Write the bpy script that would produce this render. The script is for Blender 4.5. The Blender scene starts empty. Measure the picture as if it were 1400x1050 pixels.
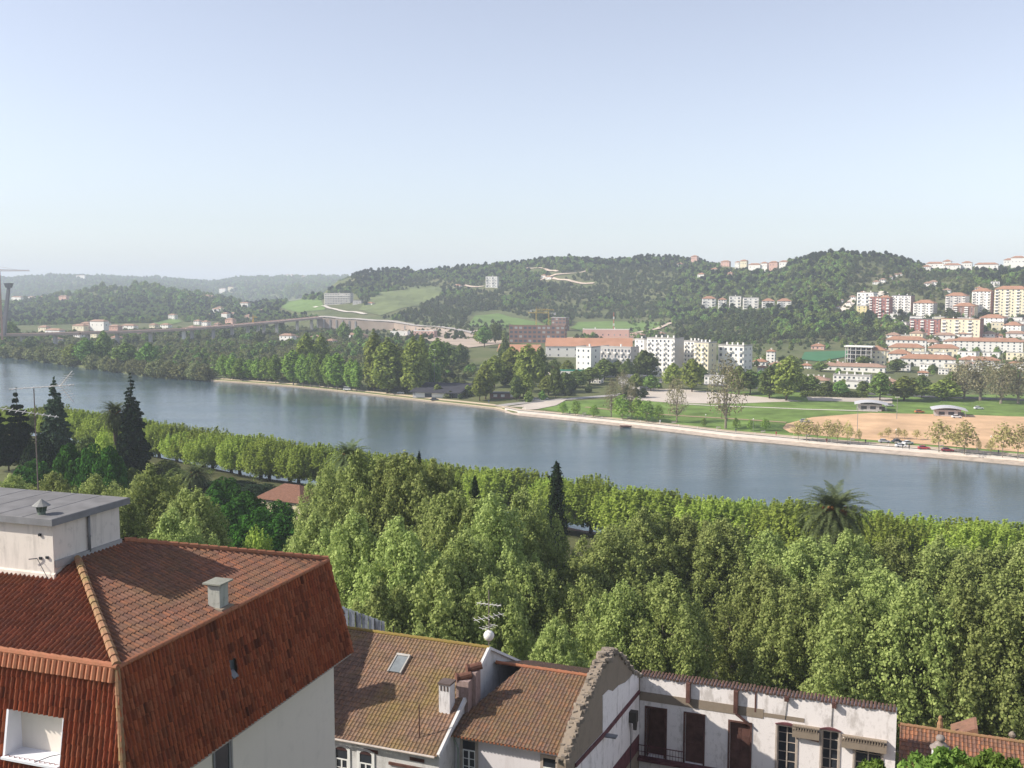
import bpy, bmesh, math, random
import numpy as np
from mathutils import Vector, Matrix
S = bpy.context.scene
TH = math.radians(5.305); CAMZ = 60.0
# ---------------------------------------------------------------- camera, sky, sun
cam = bpy.data.objects.new('camera', bpy.data.cameras.new('camera'))
S.collection.objects.link(cam); S.camera = cam
cam.location = (0, 0, CAMZ); cam.rotation_euler = (math.pi/2 - TH, 0, 0)
cam.data.sensor_width = 36; cam.data.lens = 36; cam.data.clip_end = 30000; cam.data.clip_start = 0.3
SUN = Vector((-.80, -.10, .60)).normalized()
W = bpy.data.worlds.new('World'); S.world = W; W.use_nodes = True
wn = W.node_tree; bgn = wn.nodes['Background']
sky = wn.nodes.new('ShaderNodeTexSky'); sky.sky_type = 'NISHITA'; sky.sun_disc = False
sky.sun_elevation = math.asin(SUN.z); sky.sun_rotation = math.atan2(SUN.x, SUN.y)
sky.altitude = 100; sky.air_density = 1.0; sky.dust_density = 0.8; sky.ozone_density = 3.0
hsv = wn.nodes.new('ShaderNodeHueSaturation'); hsv.inputs['Saturation'].default_value = .55; hsv.inputs['Hue'].default_value = .512; hsv.inputs['Value'].default_value = 1.0
wn.links.new(sky.outputs[0], hsv.inputs['Color']); wn.links.new(hsv.outputs[0], bgn.inputs[0]); bgn.inputs[1].default_value = 0.113
sl = bpy.data.lights.new('sun', 'SUN'); sl.energy = 4.0; sl.angle = math.radians(.55); sl.color = (1, .93, .82)
so = bpy.data.objects.new('sun', sl); S.collection.objects.link(so)
so.rotation_euler = SUN.to_track_quat('Z', 'Y').to_euler(); so.location = (-200, -50, 200)
S.view_settings.view_transform = 'Standard'; S.view_settings.look = 'None'
S.view_settings.exposure = 0.72; S.view_settings.gamma = 1.0
S.render.engine = 'CYCLES'; S.cycles.use_denoising = True
S.cycles.max_bounces = 5; S.cycles.diffuse_bounces = 3; S.cycles.glossy_bounces = 2
S.cycles.transmission_bounces = 3; S.cycles.volume_bounces = 1; S.cycles.transparent_max_bounces = 4
S.cycles.volume_step_rate = 4

# ---------------------------------------------------------------- helpers
COL = S.collection; HAZE = 1.65e-4
C0 = np.array([0, 0, CAMZ])
def ray(px, py):
    a = (px-700)/1400; b = (525-py)/1400
    return np.array([a, math.cos(TH)+b*math.sin(TH), -math.sin(TH)+b*math.cos(TH)])
def at(px, py, Y):
    d = ray(px, py); return C0 + d*(Y/d[1])
def onz(px, py, z):
    d = ray(px, py); return C0 + d*((z-CAMZ)/d[2])
ORD = ['first','second','third','fourth','fifth','sixth','seventh','eighth','ninth','tenth','eleventh','twelfth',
 'thirteenth','fourteenth','fifteenth','sixteenth','seventeenth','eighteenth','nineteenth','twentieth']
def ordn(i, n=999):
    if i == 0: return 'leftmost'
    if i == n-1: return 'rightmost'
    if n < 999 and n-1-i < i: 
        k = n-1-i
        return ORD[k]+' from right' if k < 20 else str(k)+'th from right'
    if i < 20: return ORD[i]+' from left'
    return 'twenty-'+ORD[i-20]+' from left'
def tag(o, label=None, cat=None, group=None, kind=None):
    if label: o['label'] = label
    if cat: o['category'] = cat
    if group: o['group'] = group
    if kind: o['kind'] = kind
    return o
def thing(name, label, cat, loc=(0, 0, 0), rz=0, group=None, scale=None):
    o = bpy.data.objects.new(name, None); COL.objects.link(o)
    o.location = loc; o.rotation_euler = (0, 0, rz); o.empty_display_size = .2
    if scale is not None: o.scale = scale if hasattr(scale, '__len__') else (scale,)*3
    return tag(o, label, cat, group)
def link(name, me, parent=None):
    o = bpy.data.objects.new(name, me); COL.objects.link(o)
    if parent: o.parent = parent
    return o
def copy_tree(o, parent=None):
    c = o.copy(); COL.objects.link(c)
    if parent: c.parent = parent
    for ch in list(o.children): copy_tree(ch, c)
    return c
class MB:
    def __init__(s): s.v = []; s.f = []; s.uv = None
    def quad(s, *p):
        i = len(s.v); s.v += [tuple(q) for q in p]; s.f.append(tuple(range(i, i+len(p)))); return s
    def box(s, x0, x1, y0, y1, z0, z1):
        i = len(s.v)
        s.v += [(x, y, z) for z in (z0, z1) for (x, y) in ((x0, y0), (x1, y0), (x1, y1), (x0, y1))]
        for f in ((3, 2, 1, 0), (4, 5, 6, 7), (0, 1, 5, 4), (1, 2, 6, 5), (2, 3, 7, 6), (3, 0, 4, 7)):
            s.f.append(tuple(i+k for k in f))
        return s
    def hull(s, bot, top):   # bottom ring and top ring, counter-clockwise from above
        i = len(s.v); n = len(bot); s.v += [tuple(q) for q in bot]+[tuple(q) for q in top]
        s.f.append(tuple(i+n-1-k for k in range(n))); s.f.append(tuple(i+n+k for k in range(n)))
        for k in range(n):
            j = (k+1) % n; s.f.append((i+k, i+j, i+n+j, i+n+k))
        return s
    def prism(s, poly, z0, z1):
        return s.hull([(x, y, z0) for x, y in poly], [(x, y, z1) for x, y in poly])
    def tube(s, p, q, r0, r1=None, n=8):
        r1 = r0 if r1 is None else r1
        p = Vector(p); q = Vector(q); d = (q-p); 
        if d.length < 1e-6: return s
        d.normalize(); a = d.orthogonal().normalized(); b = d.cross(a)
        i = len(s.v)
        for c, r in ((p, r0), (q, r1)):
            for k in range(n):
                t = 2*math.pi*k/n; s.v.append(tuple(c+a*(r*math.cos(t))+b*(r*math.sin(t))))
        for k in range(n):
            j = (k+1) % n; s.f.append((i+k, i+j, i+n+j, i+n+k))
        s.f.append(tuple(i+n-1-k for k in range(n))); s.f.append(tuple(i+n+k for k in range(n)))
        return s
    def lathe(s, c, prof, n=12):
        i = len(s.v); c = Vector(c)
        for r, z in prof:
            for k in range(n):
                t = 2*math.pi*k/n; s.v.append((c.x+r*math.cos(t), c.y+r*math.sin(t), c.z+z))
        for m in range(len(prof)-1):
            for k in range(n):
                j = (k+1) % n; a = i+m*n
                s.f.append((a+k, a+j, a+n+j, a+n+k))
        s.f.append(tuple(i+n-1-k for k in range(n))); a = i+(len(prof)-1)*n; s.f.append(tuple(a+k for k in range(n)))
        return s
    def mesh(s, name, mat, smooth=False):
        me = bpy.data.meshes.new(name); me.from_pydata(s.v, [], s.f); me.materials.append(mat)
        if smooth:
            me.polygons.foreach_set('use_smooth', [True]*len(me.polygons))
        me.update(); return me
    def build(s, name, mat, parent=None, smooth=False):
        return link(name, s.mesh(name, mat, smooth), parent)
def bevel(o, w=.02):
    m = o.modifiers.new('b', 'BEVEL'); m.width = w; m.segments = 1; return o

# ---------------------------------------------------------------- materials
def newmat(name, rough=.8, spec=.3):
    m = bpy.data.materials.new(name); m.use_nodes = True; nt = m.node_tree
    b = nt.nodes['Principled BSDF']; b.inputs['Roughness'].default_value = rough
    b.inputs['Specular IOR Level'].default_value = spec
    return m, nt, b
def nd(nt, t, **k):
    n = nt.nodes.new(t)
    for a, v in k.items():
        if a[0] == 'i' and a[1:].isdigit(): 
            n.inputs[int(a[1:])].default_value = v
        else: setattr(n, a, v)
    return n
def noise(nt, scale, detail=4, coord='Object', rough=.6, stretch=None):
    tc = nd(nt, 'ShaderNodeTexCoord'); n = nd(nt, 'ShaderNodeTexNoise')
    n.inputs['Scale'].default_value = scale; n.inputs['Detail'].default_value = detail; n.inputs['Roughness'].default_value = rough
    src = tc.outputs[coord]
    if stretch:
        mp = nd(nt, 'ShaderNodeMapping'); mp.inputs['Scale'].default_value = stretch
        nt.links.new(src, mp.inputs[0]); src = mp.outputs[0]
    nt.links.new(src, n.inputs['Vector']); return n.outputs['Fac']
def ramp(nt, fac, stops, const=False):
    r = nd(nt, 'ShaderNodeValToRGB'); e = r.color_ramp.elements
    if const: r.color_ramp.interpolation = 'CONSTANT'
    while len(e) > 1: e.remove(e[-1])
    e[0].position = stops[0][0]; e[0].color = (*stops[0][1], 1) if hasattr(stops[0][1], '__len__') else (stops[0][1],)*3+(1,)
    for p, c in stops[1:]:
        x = e.new(p); x.color = (*c, 1) if hasattr(c, '__len__') else (c, c, c, 1)
    nt.links.new(fac, r.inputs[0]); return r.outputs[0]
def mix(nt, fac, a, b, mode='MIX'):
    m = nd(nt, 'ShaderNodeMix', data_type='RGBA', blend_type=mode)
    for sock, v in ((m.inputs[0], fac), (m.inputs[6], a), (m.inputs[7], b)):
        if isinstance(v, bpy.types.NodeSocket): nt.links.new(v, sock)
        elif hasattr(v, '__len__'): sock.default_value = (*v, 1)
        else: sock.default_value = v
    return m.outputs[2]
def bump(nt, b, h, strength=.3, dist=.02):
    n = nd(nt, 'ShaderNodeBump'); n.inputs['Strength'].default_value = strength; n.inputs['Distance'].default_value = dist
    nt.links.new(h, n.inputs['Height']); nt.links.new(n.outputs[0], b.inputs['Normal'])
def plain(name, c, rough=.7, spec=.3, var=.15, scale=2.0, bmp=0, metal=0):
    m, nt, b = newmat(name, rough, spec); b.inputs['Metallic'].default_value = metal
    f = noise(nt, scale, 5)
    lo = tuple(x*(1-var) for x in c); hi = tuple(min(1, x*(1+var)) for x in c)
    nt.links.new(ramp(nt, f, [(.3, lo), (.7, hi)]), b.inputs['Base Color'])
    if bmp: bump(nt, b, noise(nt, scale*6, 4), .5, bmp)
    return m
def stained(name, c, stain, amt=.5, scale=1.0, streak=4.0, rough=.9, lo=.5, hi=.72):
    m, nt, b = newmat(name, rough, .15)
    f1 = noise(nt, scale, 8, stretch=(streak, streak, .6), rough=.7); f2 = noise(nt, scale*3, 8, rough=.7)
    c1 = mix(nt, ramp(nt, f1, [(lo, 0.0), (hi, amt)]), c, stain)
    c2 = mix(nt, ramp(nt, f2, [(.55, 0.0), (.75, amt*.8)]), c1, tuple(x*.8 for x in stain))
    nt.links.new(c2, b.inputs['Base Color']); bump(nt, b, f2, .4, .02); return m
def tilemat(name, cols, moss=(.2, .15, .03), mossamt=.5, dark=(.05, .035, .03), darkamt=.5, ms=.6, dr=(.45, .7), spots=0, pan_shade=.12):
    m, nt, b = newmat(name, .85, .2)
    uv = nd(nt, 'ShaderNodeUVMap'); fl = nd(nt, 'ShaderNodeVectorMath', operation='FLOOR')
    nt.links.new(uv.outputs[0], fl.inputs[0])
    wnz = nd(nt, 'ShaderNodeTexWhiteNoise', noise_dimensions='2D'); nt.links.new(fl.outputs[0], wnz.inputs[0])
    n = len(cols); c = ramp(nt, wnz.outputs[0], [(i/n, cols[i]) for i in range(n)], True)
    f = noise(nt, ms, 8, rough=.7); g = noise(nt, ms*5, 6, rough=.75)
    c = mix(nt, ramp(nt, f, [(.42, 0.0), (.68, mossamt)]), c, moss)
    c = mix(nt, ramp(nt, g, [(dr[0], 0.0), (dr[1], darkamt)]), c, dark)
    if spots:   # single weathered tiles, gathered in patches
        sc_ = nd(nt, 'ShaderNodeVectorMath', operation='MULTIPLY'); sc_.inputs[1].default_value = (.12, .22, 1); nt.links.new(fl.outputs[0], sc_.inputs[0])
        n2 = nd(nt, 'ShaderNodeTexNoise'); n2.inputs['Scale'].default_value = 1.0; n2.inputs['Detail'].default_value = 3; nt.links.new(sc_.outputs[0], n2.inputs['Vector'])
        o2 = nd(nt, 'ShaderNodeVectorMath', operation='ADD'); o2.inputs[1].default_value = (31.5, 17.5, 0); nt.links.new(fl.outputs[0], o2.inputs[0])
        w2 = nd(nt, 'ShaderNodeTexWhiteNoise', noise_dimensions='2D'); nt.links.new(o2.outputs[0], w2.inputs[0])
        ml = nd(nt, 'ShaderNodeMath', operation='MULTIPLY'); nt.links.new(ramp(nt, n2.outputs['Fac'], [(.42, .15), (.68, 1.0)]), ml.inputs[0]); nt.links.new(ramp(nt, w2.outputs[0], [(.45, 0.0), (.8, spots)]), ml.inputs[1])
        c = mix(nt, ml.outputs[0], c, dark)
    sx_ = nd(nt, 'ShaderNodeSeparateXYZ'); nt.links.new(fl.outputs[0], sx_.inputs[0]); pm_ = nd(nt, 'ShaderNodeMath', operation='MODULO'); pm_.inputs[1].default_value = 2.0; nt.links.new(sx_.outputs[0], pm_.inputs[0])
    pk_ = nd(nt, 'ShaderNodeMath', operation='MULTIPLY'); pk_.inputs[1].default_value = pan_shade; nt.links.new(pm_.outputs[0], pk_.inputs[0]); c = mix(nt, pk_.outputs[0], c, dark)   # channel tiles coloured darker, painting the shade between the tile columns
    nt.links.new(c, b.inputs['Base Color']); bump(nt, b, noise(nt, 40, 3), .3, .01); return m
def leafmat(name, dark, light, trans=.3, hue=.0):
    m = bpy.data.materials.new(name); m.use_nodes = True; nt = m.node_tree; nt.nodes.clear()
    out = nd(nt, 'ShaderNodeOutputMaterial'); g = nd(nt, 'ShaderNodeNewGeometry'); oi = nd(nt, 'ShaderNodeObjectInfo')
    c = ramp(nt, g.outputs['Random Per Island'], [(0, dark), (1, light)])
    hv = nd(nt, 'ShaderNodeHueSaturation')
    v = nd(nt, 'ShaderNodeMapRange'); v.inputs['To Min'].default_value = .74; v.inputs['To Max'].default_value = 1.2
    h = nd(nt, 'ShaderNodeMapRange'); h.inputs['To Min'].default_value = .5-.008-hue; h.inputs['To Max'].default_value = .5+.009+hue
    nt.links.new(oi.outputs['Random'], v.inputs[0]); nt.links.new(oi.outputs['Random'], h.inputs[0])
    nt.links.new(v.outputs[0], hv.inputs['Value']); nt.links.new(h.outputs[0], hv.inputs['Hue']); nt.links.new(c, hv.inputs['Color'])
    d = nd(nt, 'ShaderNodeBsdfDiffuse'); t = nd(nt, 'ShaderNodeBsdfTranslucent'); mx = nd(nt, 'ShaderNodeMixShader'); mx.inputs[0].default_value = trans
    nt.links.new(hv.outputs[0], d.inputs[0]); nt.links.new(hv.outputs[0], t.inputs[0])
    nt.links.new(d.outputs[0], mx.inputs[1]); nt.links.new(t.outputs[0], mx.inputs[2]); nt.links.new(mx.outputs[0], out.inputs[0]); return m
L_plane = leafmat('plane_leaves', (.20, .26, .075), (.46, .52, .185), .4)
L_quay = leafmat('quay_leaves', (.27, .36, .06), (.46, .55, .13), .4)
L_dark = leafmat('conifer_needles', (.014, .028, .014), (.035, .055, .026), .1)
L_cyp = leafmat('cypress_leaves', (.012, .025, .010), (.03, .045, .018), .1)
L_shiny = leafmat('orange_tree_leaves', (.03, .085, .012), (.07, .17, .03), .25)
L_poplar = leafmat('poplar_leaves', (.17, .28, .05), (.30, .42, .09), .35)
L_mid = leafmat('park_leaves', (.10, .145, .04), (.20, .25, .075), .3)
L_spring = leafmat('spring_leaves', (.19, .24, .05), (.32, .37, .09), .35)
L_young = leafmat('young_leaves', (.42, .38, .15), (.58, .52, .22), .35)
L_brown = leafmat('budding_twigs', (.22, .20, .11), (.36, .33, .19), .2)
L_scrub = leafmat('scrub_leaves', (.14, .165, .065), (.25, .26, .115), .25, .01)
L_wood = leafmat('woodland_leaves', (.12, .19, .045), (.26, .36, .09), .2, .02)
L_palm = leafmat('palm_fronds', (.04, .06, .02), (.17, .21, .09), .15)
L_near = leafmat('glossy_leaves', (.08, .14, .03), (.22, .31, .07), .3)
L_grass = leafmat('grass_blades', (.06, .13, .02), (.12, .2, .04), .3)
bark = plain('bark', (.09, .07, .055), .95, .1, .35, 3)
bark_pale = plain('pale_bark', (.22, .19, .15), .95, .1, .4, 3)
white = plain('white_render', (.80, .78, .74), .9, .1, .05, .5)
dark = plain('dark_glass', (.03, .035, .045), .25, .5, .2, 1)
metal = plain('grey_metal', (.30, .30, .30), .5, .5, .1, 4, metal=.6)
asphalt = plain('asphalt', (.09, .088, .085), .9, .2, .15, .3)
# ---------------------------------------------------------------- terrain
def pY(px, py, z=0):
    P = onz(px, py, z); return 700+1406*P[0]/P[1], P[1]
FB = np.array([pY(*q) for q in ((-900,448),(-400,464),(-150,478),(0,487),(50,493),(100,501),(200,515),(290,521),(400,529),(530,543),(600,551),(682,560),(700,566),
    (830,579),(1000,599),(1150,613),(1400,634),(1700,660),(2300,700))])
NB = np.array([pY(*q) for q in ((-900,520),(-400,556),(0,606),(340,672),(800,752),(1400,856),(1800,930),(2300,1020))])
def Yf(p): return np.interp(p, FB[:,0], FB[:,1])
def Yn(p): return np.interp(p, NB[:,0], NB[:,1])
PR = [ # px, (foot), (mid), (crest), crest2 py
 (-900,1300,452,1700,440,2400,418,381),(0,1300,452,1700,440,2400,416,381),(60,1300,452,1700,438,2400,408,379),(120,1300,452,1700,436,2300,401,378),
 (190,1300,452,1700,434,2300,395,381),(250,1300,452,1700,436,2300,400,384),(290,1300,452,1700,436,2300,409,386),(340,1300,452,1700,436,2200,417,381),
 (400,1300,450,1600,428,1950,411,379),(440,1300,450,1560,421,1950,401,379),(463,1300,449,1600,416,2000,386,381),(500,1300,448,1560,414,2000,373,381),
 (545,1280,447,1550,412,2000,373,384),(570,1270,447,1550,414,2000,376,386),(620,1250,446,1500,424,1950,372,388),(700,1250,446,1450,429,1950,364,388),
 (760,1250,446,1420,430,1900,356,388),(820,1240,448,1400,430,1900,356,388),(880,1200,450,1400,430,1850,356,388),(940,1150,452,1350,428,1800,358,388),
 (1000,1000,462,1200,425,1700,365,388),(1060,950,465,1180,422,1650,366,388),(1110,900,471,1150,414,1500,352,388),(1150,900,472,1150,410,1450,350,388),
 (1200,890,475,1150,408,1450,352,388),(1240,880,478,1130,408,1450,361,388),(1270,880,480,1120,408,1450,371,388),(1320,880,480,1100,408,1450,368,388),
 (1400,880,480,1100,405,1400,366,388),(2300,880,480,1100,405,1400,366,388)]
PRp = np.array([r[0] for r in PR], float); PRa = np.array(PR, float)
def zof(Y, py): return CAMZ + (395-py)*Y/1406
def profile(p):
    g = [np.interp(p, PRp, PRa[:,k]) for k in range(1, 8)]
    yn, yf = float(Yn(p)), float(Yf(p))
    Y = [0, 12, 28, 42, 50, 74, 84, 96, 106]; Z = [50, 45, 37, 31, 24, 17, 13, 9, 8]
    k = max(106, yn-26)
    Y += [k+2, max(k+4, yn-9), yn-.6, yn, yn+3, yf-2, yf-.3, yf+.2, yf+9]; Z += [8, 6, 4.6, -1, -4, -4, -1, 1.2, 1.6]
    Y += [g[0], g[2], g[4], g[4]+900, 5200, 7500]
    Z += [zof(g[0], g[1]), zof(g[2], g[3]), zof(g[4], g[5]), min(zof(g[4]+900, g[5]+16), zof(g[4], g[5])-15), zof(5200, g[6]), zof(7500, 396)]
    return np.array(Y, float), np.array(Z, float)
_pc = {}
def tz(x, y):
    if y <= 1: return 50.0
    p = min(2300, max(-900, 700+1406*x/y)); k = round(p/2)
    if k not in _pc: _pc[k] = profile(k*2.0)
    Y, Z = _pc[k]; z = float(np.interp(y, Y, Z)); return z + bumps(x, y)*min(1, max(0, (z-12)/40))*(1 if y > 800 else 0)
def bumps(x, y):
    return 3.2*math.sin(x*.021+1.3)*math.sin(y*.017+.4)+2.2*math.sin(x*.047+y*.031)+1.4*math.sin(x*.083-y*.061+2)
def hit(px, py, Y0=None, lift=0.0):
    d = ray(px, py); d = d/d[1]
    Y = Y0 or 130.0; last = Y
    while Y < 7400:
        z = CAMZ + d[2]*Y
        if z <= tz(d[0]*Y, Y) + lift: break
        last = Y; Y += max(1.0, Y*.006)
    lo, hi = last, Y
    for _ in range(12):
        m = (lo+hi)/2
        if CAMZ+d[2]*m <= tz(d[0]*m, m)+lift: hi = m
        else: lo = m
    return Vector((d[0]*hi, hi, tz(d[0]*hi, hi)))
def build_terrain():
    ps = list(np.arange(-900, -60, 40.))+list(np.arange(-60, 1480, 6.))+list(np.arange(1480, 2301, 40.))
    rows = []
    sub = [3, 3, 2, 2, 3, 2, 2, 2, 1, 2, 2, 1, 1, 2, 1, 1, 2, 40, 16, 24, 14, 16, 10]
    V = []
    for p in ps:
        Y, Z = profile(float(p)); col = []
        for i in range(len(Y)-1):
            for s in range(sub[i]): 
                y = Y[i]+(Y[i+1]-Y[i])*s/sub[i]; col.append(y)
        col.append(Y[-1]); col[0] = .6
        for y in col:
            x = (p-700)/1406*y
            z = float(np.interp(y, Y, Z)); z += bumps(x, y)*min(1, max(0, (z-12)/40))*(1 if y > 800 else 0)
            V.append((x, y, z))
    n = len(V)//len(ps); F = []
    for i in range(len(ps)-1):
        for j in range(n-1):
            a = i*n+j; F.append((a, a+n, a+n+1, a+1))
    m = MB(); m.v = V; m.f = F
    mt, nt, b = newmat('terrain', .95, .1)
    f = noise(nt, .012, 8, rough=.7); g = noise(nt, .15, 8, rough=.75)
    c = ramp(nt, f, [(.3, (.075, .10, .035)), (.5, (.12, .135, .055)), (.7, (.16, .15, .08))])
    c = mix(nt, ramp(nt, g, [(.5, 0.0), (.72, .7)]), c, (.045, .06, .025)); nt.links.new(c, b.inputs['Base Color'])
    o = m.build('terrain', mt, None, True); tag(o, kind='structure')
    m = MB(); R = 9000    # the ground beyond and behind, a single sheet
    m.quad((-R, -R, -5), (R, -R, -5), (R, R*1.4, -5), (-R, R*1.4, -5)); tag(m.build('ground', mt), kind='structure')
    m = MB(); m.quad((-300, -200, 49.5), (300, -200, 49.5), (60, .6, 49.5), (-60, .6, 49.5)); tag(m.build('hilltop_ground', mt), kind='structure')
build_terrain()
# river
mt, nt, b = newmat('river_water', .12, .5); b.inputs['Base Color'].default_value = (.05, .085, .10, 1)
b.inputs['IOR'].default_value = 1.333; rz_ = nd(nt, 'ShaderNodeMapRange'); rz_.inputs['From Min'].default_value = .38; rz_.inputs['From Max'].default_value = .62; rz_.inputs['To Min'].default_value = .05; rz_.inputs['To Max'].default_value = .2
nt.links.new(noise(nt, .012, 5, stretch=(.6, 2.2, 1)), rz_.inputs[0]); nt.links.new(rz_.outputs[0], b.inputs['Roughness'])
h1 = noise(nt, .55, 4, stretch=(.55, 1.3, 1)); h2 = noise(nt, .05, 3)
hh = nd(nt, 'ShaderNodeMath', operation='MULTIPLY_ADD'); hh.inputs[1].default_value = 1.0
nt.links.new(h1, hh.inputs[0]); nt.links.new(h2, hh.inputs[2]); bump(nt, b, hh.outputs[0], .6, .22)
m = MB(); m.quad((-1500, 100, 0), (1500, 100, 0), (1500, 1500, 0), (-1500, 1500, 0)); tag(m.build('river', mt), kind='structure')

def drape(name, pts, mat, dz=.12, step=14, world=False, kind='structure'):
    P = [Vector(p) for p in pts] if world else [hit(*q) for q in pts]
    bm = bmesh.new(); bm.faces.new([bm.verts.new((p.x, p.y, 0)) for p in P])
    xs = [p.x for p in P]; ys = [p.y for p in P]
    for ax, lo, hi in ((0, min(xs), max(xs)), (1, min(ys), max(ys))):
        k = lo+step
        st = max(step, (hi-lo)/80)
        while k < hi:
            co = (k, 0, 0) if ax == 0 else (0, k, 0); no = (1, 0, 0) if ax == 0 else (0, 1, 0)
            bmesh.ops.bisect_plane(bm, geom=bm.verts[:]+bm.edges[:]+bm.faces[:], plane_co=co, plane_no=no); k += st
    bmesh.ops.triangulate(bm, faces=bm.faces[:])
    for v in bm.verts: v.co.z = tz(v.co.x, v.co.y)+dz
    bmesh.ops.recalc_face_normals(bm, faces=bm.faces[:])
    me = bpy.data.meshes.new(name); bm.to_mesh(me); bm.free(); me.materials.append(mat)
    if me.polygons and me.polygons[0].normal.z < 0: me.flip_normals()
    return tag(link(name, me), kind=kind)
def strip(name, pts, w, mat, dz=.12, world=False, kind='structure', step=8):
    P = [Vector(p) for p in pts] if world else [hit(*q) for q in pts]
    Q = []
    for a, b in zip(P, P[1:]):
        n = max(1, int((b-a).length/step)); Q += [a.lerp(b, i/n) for i in range(n)]
    Q.append(P[-1]); m = MB(); ring = []
    for i, p in enumerate(Q):
        d = (Q[min(i+1, len(Q)-1)]-Q[max(i-1, 0)]); d.z = 0; d.normalize(); s = Vector((-d.y, d.x, 0))*(w/2)
        row = []
        for k in (-1, 0, 1):
            q = p+s*k; row.append((q.x, q.y, tz(q.x, q.y)+dz))
        ring.append(row)
    for a, b in zip(ring, ring[1:]):
        m.quad(a[1], a[0], b[0], b[1]); m.quad(a[2], a[1], b[1], b[2])
    return tag(m.build(name, mat), kind=kind)
# ---------------------------------------------------------------- tiled roofs
def tiles(name, mat, parent, O, ex, eu, w, h, pitch, course, r, step, clips=(), holes=(), ns=8, x0=0.0):
    """corrugated tile sheet: O lower-left, ex along the eave, eu up the slope; clips: (point, normal) keeps the side opposite the normal"""
    O = Vector(O); ex = Vector(ex).normalized(); eu = Vector(eu).normalized(); nn = ex.cross(eu).normalized()
    nc = int(math.ceil(w/pitch)); nr = int(math.ceil(h/course)); rnd = random.Random(len(name)+nc*7+nr)
    cols = []
    for c in range(nc):
        for k in range(ns):
            f = k/ns
            hgt = r*math.sin(math.pi*f/.5)**.8 if f < .5 else -r*.35*math.sin(math.pi*(f-.5)/.5)
            cols.append((c+f, hgt))
    cols.append((nc, 0)); rows = []
    for j in range(nr):
        rows += [(j, step), (j+.985, 0)]
    X = len(cols); bm = bmesh.new(); uvl = bm.loops.layers.uv.new('UVMap'); V = []
    jit = [[(rnd.random()-.5)*.3 for _ in range(nc+1)] for _ in range(nr)]
    for j, (y, dz) in enumerate(rows):
        for (cx, hg) in cols:
            c = min(int(cx), nc-1); jj = jit[j//2][c]
            V.append(bm.verts.new(O+ex*((cx+x0+jj*.06)*pitch)+eu*((y+jj*.12)*course)+nn*(hg+dz*(1+jj))))
    for j in range(len(rows)-1):
        for i in range(X-1):
            f = bm.faces.new((V[j*X+i], V[j*X+i+1], V[(j+1)*X+i+1], V[(j+1)*X+i]))
            ci = int(cols[i][0]); u = ci*2+(.5 if cols[i][0]-ci < .47 else 1.5); v = j//2+.5
            for l in f.loops: l[uvl].uv = (u, v)
    for co, no in clips:
        bmesh.ops.bisect_plane(bm, geom=bm.verts[:]+bm.edges[:]+bm.faces[:], plane_co=co, plane_no=no, clear_outer=True)
    for (u0, u1, v0, v1) in holes:   # local metres along ex and eu
        for co, no in ((O+ex*u0, ex), (O+ex*u1, ex), (O+eu*v0, eu), (O+eu*v1, eu)):
            bmesh.ops.bisect_plane(bm, geom=bm.verts[:]+bm.edges[:]+bm.faces[:], plane_co=co, plane_no=no)
        kill = []
        for f in bm.faces:
            q = f.calc_center_median()-O
            if u0 < q.dot(ex) < u1 and v0 < q.dot(eu) < v1: kill.append(f)
        bmesh.ops.delete(bm, geom=kill, context='FACES')
    me = bpy.data.meshes.new(name); bm.to_mesh(me); bm.free(); me.materials.append(mat); return link(name, me, parent)
def ridge(name, mat, parent, a, b, r=.13, seg=.4, lift=.04):
    a = Vector(a); b = Vector(b); L = (b-a).length; n = max(1, int(L/seg)); m = MB(); rnd = random.Random(n)
    for i in range(n):
        p = a.lerp(b, i/n); q = a.lerp(b, (i+1.12)/n); up = Vector((0, 0, lift)); k = 1+(rnd.random()-.5)*.12
        m.tube(p+up, q+up*.6, r*1.05*k, r*.86*k, 8)
    return m.build(name, mat, parent)
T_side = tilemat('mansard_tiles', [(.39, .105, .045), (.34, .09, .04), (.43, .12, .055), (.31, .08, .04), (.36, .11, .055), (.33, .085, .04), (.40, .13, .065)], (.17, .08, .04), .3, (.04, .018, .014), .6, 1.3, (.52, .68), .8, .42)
T_top = tilemat('weathered_roof_tiles', [(.27, .12, .075), (.22, .105, .07), (.31, .13, .075), (.20, .10, .075), (.26, .13, .09)], (.17, .12, .06), .55, (.07, .05, .04), .55, .5, pan_shade=.3)
T_old = tilemat('mossy_roof_tiles', [(.25, .155, .11), (.21, .13, .095), (.28, .16, .105), (.24, .155, .115), (.19, .12, .09)], (.22, .165, .05), .9, (.09, .065, .05), .6, .25)
T_old2 = tilemat('brown_lichen_roof_tiles', [(.20, .115, .08), (.165, .10, .075), (.24, .125, .075), (.17, .11, .085), (.21, .14, .09)], (.20, .13, .05), .6, (.08, .06, .05), .55, .5)
T_right = tilemat('orange_brown_roof_tiles', [(.28, .125, .075), (.21, .10, .065), (.36, .15, .08), (.18, .095, .07), (.25, .13, .09)], (.16, .12, .05), .4, (.08, .05, .04), .5, .4)
M_pent = stained('penthouse_render', (.68, .62, .56), (.36, .33, .30), .55, .8)
M_bitumen = plain('bitumen_felt', (.17, .165, .165), .75, .3, .2, 1.2)
M_fascia = plain('lead_fascia', (.20, .20, .21), .6, .3, .15, 2)
M_wall1 = stained('cream_grey_render', (.72, .65, .57), (.60, .54, .47), .3, .4)
M_oldwall = stained('peeling_white_render', (.64, .63, .62), (.27, .26, .24), .7, .9, 1.6)
M_white2 = stained('white_lilac_render', (.74, .70, .72), (.55, .50, .50), .4, .5)
M_ruin = stained('flaking_white_plaster', (.82, .77, .75), (.40, .36, .33), .6, .8, 1.5, lo=.52, hi=.62)
M_mortar = stained('bare_rubble_render', (.27, .22, .17), (.19, .155, .12), .7, 1.2, 1.0)
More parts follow.
